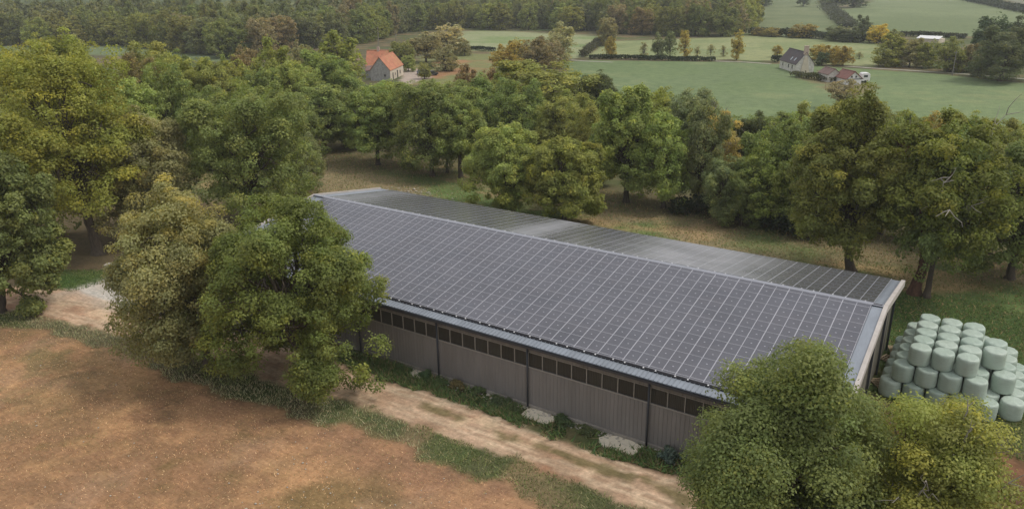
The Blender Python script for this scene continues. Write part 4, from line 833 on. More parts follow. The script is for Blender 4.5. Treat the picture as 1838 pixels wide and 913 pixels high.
FOREST = [
 (-329.9,111.3,11.3,12.0,-54,0),
 (-322.4,116.6,11.9,11.1,-16,0),
 (-317.3,123.4,13.7,12.4,22,0),
 (-300.8,124.1,11.9,11.4,61,0),
 (-301.9,133.5,12.7,10.2,98,0),
 (-291.4,132.9,11.1,11.8,121,0),
 (-279.8,139.8,11.4,11.4,175,0),
 (-270.1,140.9,10.7,12.7,203,0),
 (-259.4,141.1,11.0,11.9,230,0),
 (-246.8,138.1,13.9,10.2,247,0),
 (-236.7,140.6,14.4,10.8,284,0),
 (-223.1,134.9,12.0,13.0,300,0),
 (-211.0,132.1,13.6,12.5,322,0),
 (-198.7,131.3,13.3,11.7,356,0),
 (-180.5,124.7,13.3,10.2,385,0),
 (-175.8,129.2,10.5,11.2,422,0),
 (-168.4,133.7,13.8,11.6,465,0),
 (-176.6,148.1,13.5,12.3,495,0),
 (-177.5,165.5,12.6,11.1,557,0),
 (-176.3,177.0,13.4,9.7,600,0),
 (-176.5,190.3,12.2,11.5,642,0),
 (-178.8,198.5,13.1,9.9,659,0),
 (-184.1,209.2,12.4,9.9,674,0),
 (-190.1,218.2,12.4,10.5,681,0),
 (-194.5,230.0,14.1,9.0,699,0),
 (-198.1,235.2,11.0,12.3,702,0),
 (-201.3,244.2,10.9,11.2,716,0),
 (-197.5,253.1,13.8,10.7,748,0),
 (-195.0,265.0,11.1,11.4,783,0),
 (-187.4,271.6,12.9,10.4,819,0),
 (-169.9,275.2,13.0,12.6,877,0),
 (-162.9,275.8,11.7,12.9,900,0),
 (-150.0,279.7,12.9,10.0,948,0),
 (-131.0,279.8,11.6,10.9,1009,0),
 (-124.9,277.9,11.7,12.1,1026,0),
 (-106.3,278.4,11.5,10.1,1092,0),
 (-100.3,275.3,12.9,10.9,1109,0),
 (-93.5,277.1,11.0,12.0,1137,0),
 (-86.7,272.0,11.7,11.1,1154,0),
 (-71.9,270.6,12.3,12.7,1210,0),
 (-61.6,273.4,13.6,10.7,1257,0),
 (-52.3,277.3,12.4,12.6,1302,0),
 (-52.3,285.5,11.3,10.2,1312,0),
 (-53.5,296.8,13.3,10.7,1323,0),
 (-52.5,307.6,12.5,10.3,1341,0),
 (-57.3,322.1,13.7,11.7,1339,0),
 (-56.9,330.1,14.5,11.8,1351,0),
 (-60.7,347.0,11.0,10.2,1354,0),
 (-66.7,354.0,12.2,9.6,1340,0),
 (-69.8,362.0,12.8,12.0,1338,0),
 (-344.9,115.3,12.7,11.4,-66,1),
 (-330.0,120.1,11.6,11.8,-15,1),
 (-317.3,133.3,12.5,11.2,65,1),
 (-299.1,144.2,14.0,9.3,147,1),
 (-290.0,143.2,13.8,10.0,164,1),
 (-279.7,146.2,14.6,9.1,199,1),
 (-264.0,147.5,11.9,12.9,244,1),
 (-250.0,144.6,12.7,11.5,267,1),
 (-222.7,141.5,13.8,11.3,327,1),
 (-203.3,136.7,11.4,10.9,366,1),
 (-191.7,132.0,13.3,9.4,381,1),
 (-183.2,132.2,12.9,12.5,409,1),
 (-178.5,139.5,12.0,10.1,455,1),
 (-187.4,162.9,14.2,11.7,515,1),
 (-184.8,168.6,14.1,10.2,543,1),
 (-185.9,175.7,12.2,9.1,565,1),
 (-186.2,182.4,15.3,10.5,585,1),
 (-194.9,223.7,13.0,9.2,681,1),
 (-206.2,248.8,13.0,9.2,713,1),
 (-205.1,258.5,11.6,9.2,740,1),
 (-204.8,274.9,13.0,11.1,777,1),
 (-195.6,274.6,13.6,12.7,802,1),
 (-185.6,282.7,11.5,11.2,847,1),
 (-176.2,284.8,13.9,11.9,879,1),
 (-161.0,288.1,12.6,9.4,930,1),
 (-148.6,289.8,11.9,9.3,972,1),
 (-140.8,288.7,13.7,10.0,994,1),
 (-123.3,286.9,11.8,10.7,1048,1),
 (-112.3,287.6,15.0,11.6,1088,1),
 (-98.2,288.9,14.3,11.8,1140,1),
 (-85.5,278.5,12.5,11.7,1170,1),
 (-75.1,281.2,13.6,9.1,1214,1),
 (-65.7,280.4,14.8,12.8,1251,1),
 (-60.8,335.9,13.2,12.1,1342,1),
 (-70.7,370.8,12.5,9.8,1344,1),
 (-343.3,127.6,14.8,10.6,-12,2),
 (-330.2,130.0,12.5,9.7,25,2),
 (-309.3,146.5,15.5,10.5,133,2),
 (-285.6,149.4,14.2,11.8,198,2),
 (-277.7,153.4,16.0,11.8,231,2),
 (-242.2,149.4,16.0,10.1,303,2),
 (-226.5,148.2,15.1,12.4,342,2),
 (-186.2,150.9,14.8,10.5,474,2),
 (-194.7,169.1,13.2,10.2,514,2),
 (-193.7,178.3,13.0,11.5,549,2),
 (-191.8,193.3,15.2,10.7,602,2),
 (-190.7,205.5,13.5,10.1,643,2),
 (-200.9,225.6,14.7,11.6,668,2),
 (-215.0,255.1,15.7,10.9,703,2),
 (-212.8,267.5,12.7,12.0,739,2),
 (-207.6,283.5,15.2,12.7,788,2),
 (-203.9,290.9,12.7,9.4,813,2),
 (-193.4,289.6,14.1,11.7,839,2),
 (-185.7,295.2,14.5,10.5,872,2),
 (-173.4,293.4,15.0,11.0,904,2),
 (-163.7,297.9,15.3,11.9,941,2),
 (-156.3,297.4,13.7,11.9,962,2),
 (-146.8,301.1,14.3,11.8,998,2),
 (-137.7,300.0,13.6,12.4,1025,2),
 (-130.5,298.5,13.3,11.7,1045,2),
 (-119.0,294.3,14.2,12.9,1076,2),
 (-114.0,299.8,12.7,10.4,1102,2),
 (-106.0,298.1,13.7,9.1,1127,2),
 (-90.7,291.0,16.2,10.8,1171,2),
 (-79.4,290.6,16.1,11.7,1213,2),
 (-70.7,293.5,15.4,10.7,1250,2),
 (-61.3,304.6,15.4,10.7,1303,2),
 (-71.0,382.6,12.8,9.9,1356,2),
 (-359.9,121.4,16.2,10.5,-70,3),
 (-355.7,130.1,17.1,11.8,-27,3),
 (-343.5,135.1,14.7,10.5,18,3),
 (-334.6,143.2,14.2,11.3,69,3),
 (-326.8,145.8,13.7,10.9,95,3),
 (-323.4,152.3,14.9,11.0,126,3),
 (-314.7,151.7,15.2,9.2,142,3),
 (-306.4,152.7,14.4,10.8,164,3),
 (-295.3,156.8,15.3,11.9,203,3),
 (-290.1,161.4,14.4,9.7,233,3),
 (-270.4,158.7,16.5,9.6,268,3),
 (-259.5,156.1,14.0,10.8,287,3),
 (-251.0,153.3,13.8,12.9,297,3),
 (-219.1,147.7,15.0,12.6,361,3),
 (-208.4,141.0,16.2,11.2,365,3),
 (-200.6,146.8,15.2,12.5,412,3),
 (-193.4,152.3,16.1,11.4,455,3),
 (-201.5,170.0,13.6,9.3,497,3),
 (-202.6,186.5,16.1,9.3,547,3),
 (-203.3,199.4,13.2,12.0,587,3),
 (-196.8,212.0,13.8,9.9,643,3),
 (-205.4,234.7,13.9,9.6,679,3),
 (-208.6,240.8,15.5,12.6,686,3),
 (-220.3,262.5,16.5,10.2,706,3),
 (-222.4,279.6,15.8,12.8,740,3),
 (-202.5,303.4,14.7,11.5,842,3),
 (-191.1,304.1,14.5,9.4,874,3),
 (-178.7,302.4,16.7,9.3,905,3),
 (-171.3,307.3,16.4,12.6,936,3),
 (-162.8,307.7,14.1,9.1,962,3),
 (-151.6,308.1,15.2,12.7,996,3),
 (-144.0,309.7,16.3,9.5,1022,3),
 (-135.5,310.6,15.4,10.7,1050,3),
 (-123.0,308.7,14.9,9.8,1087,3),
 (-116.1,307.3,15.7,12.7,1108,3),
 (-105.4,304.5,13.8,9.2,1139,3),
 (-93.3,304.5,14.3,12.0,1182,3),
 (-81.0,301.5,15.6,9.5,1223,3),
 (-70.6,303.5,13.6,13.0,1264,3),
 (-61.4,317.3,13.9,11.8,1318,3),
 (-76.6,385.8,14.4,12.4,1341,3),
 (-76.5,393.1,15.9,10.4,1349,3),
 (-370.6,126.2,16.1,9.0,-69,4),
 (-362.8,135.9,14.3,11.1,-13,4),
 (-355.6,138.9,18.0,12.4,8,4),
 (-342.0,146.1,15.6,11.6,64,4),
 (-330.0,157.2,16.1,10.7,130,4),
 (-315.0,160.4,16.8,9.2,173,4),
 (-303.2,160.3,14.3,9.1,200,4),
 (-277.2,165.3,16.6,11.9,276,4),
 (-234.7,153.4,17.0,10.6,339,4),
 (-209.6,151.9,15.9,12.1,405,4),
 (-203.6,164.0,17.2,12.5,467,4),
 (-208.4,176.2,16.7,11.6,496,4),
 (-210.4,182.4,14.9,10.3,512,4),
 (-209.7,192.5,14.9,11.1,547,4),
 (-212.6,198.6,16.5,10.4,556,4),
 (-208.5,203.4,14.7,10.7,583,4),
 (-207.3,218.5,17.9,12.3,629,4),
 (-210.2,229.6,16.5,12.0,652,4),
 (-226.5,264.0,17.4,9.3,693,4),
 (-230.7,278.9,15.7,10.3,717,4),
 (-226.8,286.6,16.8,9.5,743,4),
 (-224.2,299.1,17.8,11.5,776,4),
 (-214.5,302.0,15.9,9.6,807,4),
 (-197.2,312.5,14.5,10.2,873,4),
 (-189.9,314.6,15.5,12.8,897,4),
 (-175.7,312.6,16.8,10.8,933,4),
 (-163.4,314.6,16.8,10.8,972,4),
 (-159.2,319.7,15.2,10.1,993,4),
 (-148.8,319.7,16.1,12.4,1024,4),
 (-138.9,319.2,16.6,10.6,1054,4),
 (-130.5,317.2,17.6,10.2,1077,4),
 (-122.0,317.2,14.8,10.8,1104,4),
 (-114.8,315.1,17.1,12.6,1124,4),
 (-106.2,312.1,15.2,11.6,1149,4),
 (-84.0,311.2,17.5,12.4,1226,4),
 (-74.4,313.9,16.0,10.3,1265,4),
 (-69.2,320.3,15.6,12.1,1293,4),
 (-64.1,328.8,17.5,13.0,1323,4),
 (-81.5,406.7,14.3,9.9,1345,4),
 (-382.9,131.5,16.8,9.1,-69,5),
 (-372.1,139.2,16.2,10.0,-18,5),
 (-363.4,145.7,18.0,12.7,20,5),
 (-355.3,150.9,15.7,10.1,57,5),
 (-347.2,155.2,17.0,9.0,88,5),
 (-336.5,161.8,17.9,11.9,133,5),
 (-326.8,164.1,16.0,10.8,162,5),
 (-306.0,169.0,18.3,12.0,222,5),
 (-293.6,170.7,18.2,10.2,256,5),
 (-286.4,168.2,15.9,9.0,265,5),
 (-269.8,167.2,17.9,9.8,300,5),
 (-254.9,165.4,18.5,11.5,329,5),
 (-248.8,161.6,16.9,11.2,332,5),
 (-225.7,158.2,16.2,11.2,382,5),
 (-217.8,160.4,16.1,10.9,413,5),
 (-212.8,168.4,16.8,11.2,456,5),
 (-216.9,182.5,15.1,11.0,493,5),
 (-218.8,200.1,15.3,10.4,544,5),
 (-216.8,214.9,16.8,10.0,593,5),
 (-215.5,242.9,17.5,9.2,671,5),
 (-220.5,250.0,17.7,10.5,675,5),
 (-233.4,272.9,17.5,9.2,696,5),
 (-234.5,287.0,16.9,12.8,725,5),
 (-233.4,295.8,16.3,11.9,746,5),
 (-232.7,310.2,17.6,11.2,777,5),
 (-222.2,313.0,16.9,11.5,809,5),
 (-211.3,321.1,18.3,9.3,852,5),
 (-199.3,322.9,18.0,10.3,887,5),
 (-172.2,327.4,17.2,9.2,969,5),
 (-163.6,330.8,15.2,9.8,999,5),
 (-155.5,329.7,18.2,10.0,1021,5),
 (-143.8,330.4,16.9,10.3,1057,5),
 (-133.8,324.4,15.5,9.6,1078,5),
 (-125.9,328.3,16.4,10.0,1109,5),
 (-115.4,324.1,15.5,11.1,1136,5),
 (-100.7,321.3,17.2,12.5,1182,5),
 (-86.7,319.5,18.6,10.7,1228,5),
 (-79.9,324.1,17.9,11.9,1259,5),
 (-73.6,329.5,16.9,12.6,1288,5),
 (-71.3,341.4,17.2,10.2,1311,5),
 (-78.2,400.4,15.9,10.3,1350,5),
 (-389.6,133.4,19.5,12.7,-75,6),
 (-385.8,142.7,19.2,11.4,-31,6),
 (-373.5,146.9,18.0,9.7,7,6),
 (-362.5,157.3,17.9,12.1,66,6),
 (-353.5,160.9,17.8,12.5,97,6),
 (-345.5,164.8,19.6,12.3,125,6),
 (-333.0,172.2,18.6,9.2,177,6),
 (-325.1,171.7,16.8,11.1,193,6),
 (-318.9,174.4,19.7,11.4,213,6),
 (-308.5,175.0,19.4,9.4,237,6),
 (-301.8,175.7,18.4,10.9,255,6),
 (-278.6,174.6,17.5,10.1,305,6),
 (-263.9,170.5,17.7,9.9,326,6),
 (-233.8,163.3,19.7,10.8,376,6),
 (-226.0,169.0,18.3,12.2,419,6),
 (-224.1,176.9,16.5,9.1,453,6),
 (-226.4,188.9,16.0,9.1,487,6),
 (-227.8,196.0,18.6,12.6,505,6),
 (-230.3,209.9,16.6,11.3,541,6),
 (-228.2,216.0,18.3,11.8,564,6),
 (-221.5,219.8,18.4,11.9,593,6),
 (-222.2,234.3,19.8,11.6,630,6),
 (-243.5,295.6,18.2,9.5,721,6),
 (-238.4,300.2,16.4,12.3,743,6),
 (-235.3,316.3,16.4,12.0,783,6),
 (-227.8,321.2,17.0,9.0,811,6),
 (-205.8,328.9,18.2,10.2,881,6),
 (-178.7,336.5,17.4,9.1,966,6),
 (-156.9,337.1,17.3,12.0,1029,6),
 (-149.6,340.2,16.0,11.1,1055,6),
 (-119.0,335.5,17.5,9.5,1141,6),
 (-106.3,332.4,17.9,12.0,1179,6),
]

WOOD_EDGE = [(-365.8, 122.0), (-340.6, 140.0), (-317.5, 154.1), (-286.5, 160.2), (-247.0, 155.9), (-205.2, 143.8), (-197.3, 156.1), (-205.5, 183.8), (-202.5, 200.6), (-199.3, 218.6), (-223.1, 267.2), (-219.4, 288.2), (-206.6, 301.6), (-184.0, 306.4), (-152.0, 311.1), (-119.0, 309.5), (-86.6, 302.6), (-64.5, 308.2), (-60.2, 332.1), (-79.7, 405.3)]
NAMES = {'oak': 'oak_tree', 'oak2': 'oak_tree'}
rt = random.Random(4)
def jit(c, k=.10):
    f = 2.15+rt.uniform(-k, k); return (c[0]*f*1.40*(1+rt.uniform(-.05, .05)), c[1]*f*1.28, c[2]*f*1.08*(1+rt.uniform(-.05, .05)), 1)
def q_(v, s): return round(v/s)*s
for ti, (x, y, h, d, dx, dy, colr, det, label, o) in enumerate(TREES):
    dist = math.hypot(x-cx, y-cy)
    cb = o.get('cb', .0); den = o.get('den', 1.0); dead = o.get('dead', 0.0)
    c = jit(COL[colr], .05)
    if dist > 150: # distant crowns mixed toward grey: air haze painted into their colour
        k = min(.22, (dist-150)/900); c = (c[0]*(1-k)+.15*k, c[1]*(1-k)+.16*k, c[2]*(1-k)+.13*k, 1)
    nm = 'shrub' if (det in 'FS' and h < 4.2) else NAMES.get(colr, 'tree')
    cat = 'shrub' if nm == 'shrub' else 'tree'
    if det == 'N':
        root = empty(nm, (x, y, 0))
        nl = {True: 150000, False: 75000}[dist < 62]
        ls = .15 if dist < 62 else .21
        if dist < 42: nl = 230000; ls = .115
        lean = None
        if o.get('red'): lean = (dx*.55+.2, dy*.55, 0)
        if colr == 'yellowgreen': lean = (dx*.55, dy*.55, 0)
        cr, tk, dd = tree_meshes(('near', ti), h, d, cb, int(nl*(den if den < 1 else 1)), ls, o.get('seed', ti), den, dead, (dx, dy), lean, 'bark_red' if o.get('red') else 'bark', warm=o.get('warm', 0), wisp=o.get('wisp', 0), lop=o.get('lop', 1.0))
        sc = (1, 1, 1); rz = 0
    elif det == 'M':
        c = (c[0]*1.08, c[1]*1.08, c[2]*1.08, 1)
        root = empty(nm, (x, y, 0))
        cr, tk, dd = mid_variant(ti % 6, q_(cb, .1), den, dead)
        sc = (d/9.1, d/9.1, h/12); rz = rt.uniform(0, 6.28)
    else:
        if det == 'F': me, _, _ = far_variant(ti % 5, den, q_(cb, .1)); sc = (d/10, d/10, h/12)
        else: me, _, _ = small_variant(ti % 3, den, .3 if cb > .2 else .08); sc = (d/4, d/4, h/7)
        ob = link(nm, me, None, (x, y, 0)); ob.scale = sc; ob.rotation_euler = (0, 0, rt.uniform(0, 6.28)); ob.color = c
        tag(ob, label, cat); continue
    root.rotation_euler = (0, 0, rz); root.scale = sc
    tag(root, label, cat)
    for nm2, me in (('crown', cr), ('trunk', tk), ('dead_branch', dd)):
        if me is None: continue
        ob = link(nm2, me, root)
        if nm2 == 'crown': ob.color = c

FCOLS = ['green', 'green2', 'greygreen', 'olive2', 'olive', 'bright', 'brown2', 'yellowgreen2', 'brown']
FW = [20, 13, 15, 13, 13, 9, 6, 9, 2]
FNAME = {'green': 'green', 'green2': 'dark green', 'greygreen': 'grey-green', 'olive2': 'dark olive', 'olive': 'olive', 'bright': 'light green', 'brown2': 'grey-brown', 'yellowgreen2': 'yellow-olive', 'brown': 'brown'}
FOREST.sort(key=lambda q: math.hypot(q[0]-cx, q[1]-cy)+q[5]*14)
def far_wood(rows):
    """the trees of the wood too deep inside it to be told apart: one mass"""
    src = [make_tree(700+i, 12, 10, 0, 2600, .75) for i in range(3)]
    V = []; hue = []; val = []
    for (x, y, h, d, u, row) in rows:
        (v, q, hu, va), _, _ = src[rt.randint(0, 2)]
        a = rt.uniform(0, 6.28); c_, s_ = math.cos(a)*d/10, math.sin(a)*d/10
        V.append(np.stack([x+v[:, 0]*c_-v[:, 1]*s_, y+v[:, 0]*s_+v[:, 1]*c_, v[:, 2]*h/12], 1)); hue.append(np.clip(hu+rt.uniform(-.2, .25), 0, 1)); val.append(np.clip(va+rt.uniform(-.2, .2), 0, 1))
    V = np.concatenate(V)
    o = link('far_wood', np_mesh('far_wood', V, np.arange(len(V)).reshape(-1, 4), [M['leaf']], face_attr={'hue': np.concatenate(hue), 'val': np.concatenate(val)}))
    o.color = (.19, .20, .095, 1); tag(o, 'deep rows of the far wood merging into one canopy along the top', 'wood', kind='stuff')
far_wood(FOREST[146:])
for (x, y, h, d, u, row) in FOREST[:146]:
    cn = rt.choices(FCOLS, FW)[0]
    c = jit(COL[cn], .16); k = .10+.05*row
    c = (c[0]*(1-k)*1.05+.13*k, c[1]*(1-k)*1.0+.14*k, c[2]*(1-k)*.95+.10*k, 1)  # deeper rows turn greyer: distance haze put into the leaf colour
    me, _, _ = far_variant(rt.randint(0, 4), 1.0, 0.0)
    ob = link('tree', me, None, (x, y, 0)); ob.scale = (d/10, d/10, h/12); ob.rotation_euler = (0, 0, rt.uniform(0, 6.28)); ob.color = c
    zone = 'top left' if u < 460 else ('above the orange roofs' if u < 860 else 'behind the meadows')
    rw = 'front edge' if row == 0 else 'deeper rows'
    lab = '%s tree in the %s of the far wood, %s' % (FNAME[cn], rw, zone)
    tag(ob, lab, 'tree', 'far wood, '+lab)

# wooded hillside beyond the far wood
def wood_hill():
    E = np.array(WOOD_EDGE); cam2 = np.array([cx, cy])
    ks = np.linspace(1.0, 3.0, 120); rows = []
    t = np.linspace(0, 1, 420); seg = np.linspace(0, len(E)-1, 420)
    P = np.stack([np.interp(seg, np.arange(len(E)), E[:, 0]), np.interp(seg, np.arange(len(E)), E[:, 1])], 1)
    V = []
    for k in ks:
        q = cam2+(P-cam2)*k
        z = 7+(k-1)*16+5*fbm(q[:, 0], q[:, 1], .10, 60, 3)+3.2*fbm(q[:, 0], q[:, 1], .35, 61, 3)
        if k == ks[0]: z = z*0
        z *= np.minimum(1, .2+np.minimum(t, 1-t)*14)
        V.append(np.concatenate([q, z[:, None]], 1))
    V = np.concatenate(V); n_ = 420
    i = (np.arange(n_-1)[None, :]+np.arange(len(ks)-1)[:, None]*n_)
    Q = np.stack([i, i+1, i+1+n_, i+n_], -1).reshape(-1, 4)
    nn = fbm(V[:, 0], V[:, 1], .12, 62, 3); n2 = fbm(V[:, 0], V[:, 1], .5, 63, 3)
    c = np.array([.10, .12, .065])[None]*(.6+.9*n2[:, None])+np.array([.05, .035, .0])[None]*sstep(.5, .7, nn)[:, None]*.6
    o = link('wooded_hillside', np_mesh('wooded_hillside', V, Q, [M['ground']], colors=c))
    tag(o, 'unbroken distant wood covering the hillside at the top of the picture', 'wood', kind='stuff')
wood_hill()

# ------------------------------------------------------------------ barn
LB = 50.8; WF = 12.35; WBK = 9.29; HR = 6.94; HE = 4.80; HB = 5.39
sf = (HR-HE)/WF; sb = (HR-HB)/WBK
def zf(y): return HR+sf*y if y <= 0 else HR-sb*y
barn = empty('barn', (LB/2, 0, 0))
tag(barn, 'long taupe metal barn whose whole two-sided roof is covered with solar panels', 'barn')
BO = (-LB/2, 0, 0)       # children are modelled in world metres and shifted back to the barn's base
yw = -WF+.5; ywb = WBK-.45
m = MB()
m.sbox(.03, LB-.26, -WF+.02, -.001, zf, -.09, -.03); m.sbox(.03, LB-.26, .001, WBK-.02, zf, -.09, -.03)
m.build('roof', M['zinc'], barn, BO)
m = MB()
k = 0; x = .25
while x < LB-.4:
    if x > 49.3 or x < 1.0 or True: m.sbox(x-.018, x+.018, -WF+.03, -11.55, zf, -.029, .016)
    x += .28
for x in (50.05, 50.38): m.sbox(x-.016, x+.016, -11.5, -.2, zf, -.029, .012); m.sbox(x-.016, x+.016, .75, WBK-.05, zf, -.029, .012)
m.build('roof_rib', M['zinc'], barn, BO)
# ridge cap: folded sheet
m = MB()
m.sbox(.05, LB-.28, -.16, 0.001, zf, .085, .10); m.sbox(.05, LB-.28, 0.001, .27, zf, .085, .10)
m.build('ridge_cap', M['ridge'], barn, BO)
# black strips stand in for the gap shadow under each array edge; white clips
def rail(y0, y1, x0, x1, name, clipy, step, dz=.0):  # lays one black gap-shadow strip with white clips
    m = MB(); m.sbox(x0, x1, y0, y1, zf, -.02, .05+dz)
    r = m.build(name, M['black'], barn, BO)
    x = x0+.3; i = 0
    cm = None
    while x < x1-.1:
        if cm is None:
            cm = MB(); cm.box(-.04, .04, -.045, .045, 0, .04)
            c0 = cm.build('clip', M['clip'], r, (x, clipy, zf(clipy)+.052+dz))
        else:
            c1 = c0.copy(); col.objects.link(c1); c1.parent = r; c1.location = (x, clipy, zf(clipy)+.052+dz)
        x += step*(.78 if i % 2 else 1.22); i += 1
rail(.285, .42, .9, 49.85, 'ridge_gap_shadow', .33, .98, .02)
rail(-11.66, -11.50, .9, 49.85, 'eave_gap_shadow', -11.60, .98)
m = MB(); m.sbox(49.95, LB-.32, -.06, .08, zf, .102, .112); m.build('ridge_dark_strip', M['black'], barn, BO)  # short black strip on the ridge sheet at the right end

# solar panels (1.662 wide, .99 along the slope, with a centre seam), 30 columns
PW = 1.6627; ROWF = .99
def panel_mesh(name, w, l, glass, frame, dots=True, thin=False):
    m = MB(); fr = .029
    m.box(-w/2+.004, w/2-.004, -l/2+.004, l/2-.004, 0, .035, 1)          # frame body
    m.face([(-w/2+fr, -l/2+fr*.6, .0375), (w/2-fr, -l/2+fr*.6, .0375), (w/2-fr, l/2-fr*.6, .0375), (-w/2+fr, l/2-fr*.6, .0375)], 0)
    m.face([(-.019, -l/2+fr*.6, .0395), (.019, -l/2+fr*.6, .0395), (.019, l/2-fr*.6, .0395), (-.019, l/2-fr*.6, .0395)], 1)
    if dots:
        for sx in (-w*.25-.02, w*.25+.02):
            m.face([(sx-.045, -.03, .0398), (sx+.045, -.03, .0398), (sx+.045, .022, .0398), (sx-.045, .022, .0398)], 2)
    me = bpy.data.meshes.new(name); me.from_pydata(m.v, [], m.f)
    for mm in (glass, frame, M['alu']): me.materials.append(mm)
    me.polygons.foreach_set('material_index', m.mi); me.update()
    return me
def array(side, x1, y_start, nrow, pitch_h, ncol, keep, glass, frame, half_top, label):
    sl = sf if side < 0 else sb
    ang = math.atan(sl) if side < 0 else -math.atan(sl)
    lg = pitch_h/math.cos(ang)
    me = panel_mesh('solar_panel', PW, lg, glass, frame)
    rest = []; cells = []
    for i in range(ncol):
        for j in range(nrow):
            x = x1-PW*(i+.5); y = y_start+side*pitch_h*(j+.5)
            dd = (x-cx)**2+(y-cy)**2+(zf(y)-cz)**2
            cells.append((dd, x, y))
    cells.sort()
    for k_, (dd, x, y) in enumerate(cells):
        if k_ < keep:
            o = bpy.data.objects.new('solar_panel', me); col.objects.link(o); o.parent = barn
            o.location = (x+BO[0], y, zf(y)+.05); o.rotation_euler = (ang, 0, 0)
        else: rest.append((x, y))
    # the remaining modules as one sheet of panels
    bv = np.array([v.co[:] for v in me.vertices]); V = []; F = []; mi = []
    rot = np.array(Matrix.Rotation(ang, 3, 'X'))
    bvr = bv@rot.T
    polys = [(tuple(p.vertices), p.material_index) for p in me.polygons]
    for (x, y) in rest:
        b = len(V); V += [tuple(q) for q in (bvr+np.array([x, y, zf(y)+.05]))]
        for pv, pm in polys: F.append(tuple(b+q for q in pv)); mi.append(pm)
    me2 = bpy.data.meshes.new('solar_panels'); me2.from_pydata(V, [], F)
    for mm in (glass, frame, M['alu']): me2.materials.append(mm)
    me2.polygons.foreach_set('material_index', mi); me2.update()
    o = link('solar_panels', me2, barn, BO); o['kind'] = 'stuff'; o['label'] = label
    return lg, ang
XA = 49.87; NC = 29
array(-1, XA, -.51, 11, .9815, NC, 92, M['pv'], M['alu'], True, 'farther solar panels of the front roof slope')
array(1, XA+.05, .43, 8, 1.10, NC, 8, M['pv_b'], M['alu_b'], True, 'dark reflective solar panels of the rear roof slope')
# narrow closing strips above and below the front array
def strip(y0, y1, name):
    m = MB(); m.sbox(XA-NC*PW, XA, y0, y1, zf, .03, .083, 1)
    for i in range(NC*2):
        xa = XA-PW/2*(i+1)+.014+(.012 if i % 2 else 0); xb = XA-PW/2*i-.014-(.012 if i % 2 == 0 else 0)
        m.face([(xa, y0+.02, zf(y0+.02)+.0862), (xb, y0+.02, zf(y0+.02)+.0862), (xb, y1-.02, zf(y1-.02)+.0862), (xa, y1-.02, zf(y1-.02)+.0862)], 0)
    m.build(name, [M['pv'], M['alu']], barn, BO)
strip(-.50, -.165, 'infill_strip'); strip(-11.49, -11.315, 'infill_strip')
# gutter, fascia
m = MB()
m.box(.0, LB-.1, -WF-.13, -WF+.005, HE-.22, HE-.20); m.box(.0, LB-.1, -WF-.14, -WF-.125, HE-.22, HE-.09); m.box(.0, LB-.1, -WF+.0, -WF+.015, HE-.22, HE-.10)
m.build('gutter', M['gutter'], barn, BO)
m = MB(); m.box(.1, LB-.3, -WF+.03, yw-.03, HE-.16, HE-.13); m.build('soffit', M['clad_up'], barn, BO)
# verge trims both ends (fold down the gable)
for (x0, x1, nm) in ((LB-.255, LB, 'verge_trim'), (0.0, .16, 'verge_trim')):
    m = MB()
    m.sbox(x0, x1, -WF, 0, zf, -.34 if x0 > 1 else -.2, .12); m.sbox(x0, x1, 0.001, WBK, zf, -.34 if x0 > 1 else -.2, .12)
    m.build(nm, M['verge'], barn, BO)
m = MB(); m.sbox(LB-.90, LB-.257, -11.6, -.2, zf, -.028, .02); m.build('verge_flashing', M['zinc'], barn, BO)
# front wall: profiled cladding
def profiled(x0, x1, z0, z1, y, per=.265, dep=.022):
    xs = []
    x = x0
    while x < x1:
        for fr, dd in ((0, 0), (.30, 0), (.38, dep), (.50, dep), (.58, 0)):
            if x+fr*per <= x1: xs.append((x+fr*per, y-dd))
        x += per
    xs.append((x1, y))
    m = MB(); b = 0
    for (a, ya), (c, yc) in zip(xs[:-1], xs[1:]):
        m.face([(a, ya, z0), (c, yc, z0), (c, yc, z1), (a, ya, z1)])
    return m
ZS, ZT = 2.97, 3.98
X0, X1 = .45, LB-.55
w1 = profiled(X0, X1, .22, ZS-.04, yw); w1.box(X0, X1, yw+.02, yw+.12, .0, ZS-.05)
w1.build('wall', M['clad'], barn, BO)
w2 = profiled(X0, X1, ZT+.03, HE-.17, yw); w2.box(X0, X1, yw+.02, yw+.12, ZT+.04, HE-.165)
w2.build('upper_wall', M['clad_up'], barn, BO)
m = MB(); m.box(X0-.05, X1+.05, yw-.10, yw+.16, -.2, .215); m.build('plinth', M['concrete'], barn, BO)
m = MB(); m.box(X0, X1, yw-.07, yw+.02, ZS-.05, ZS); m.build('sill', M['trim'], barn, BO)
m = MB(); m.box(X0, X1, yw+.5, yw+.53, .3, ZT+.3); m.build('dark_interior_sheet', M['dark_in'], barn, BO)  # near-black sheet standing in for the unlit inside of the barn
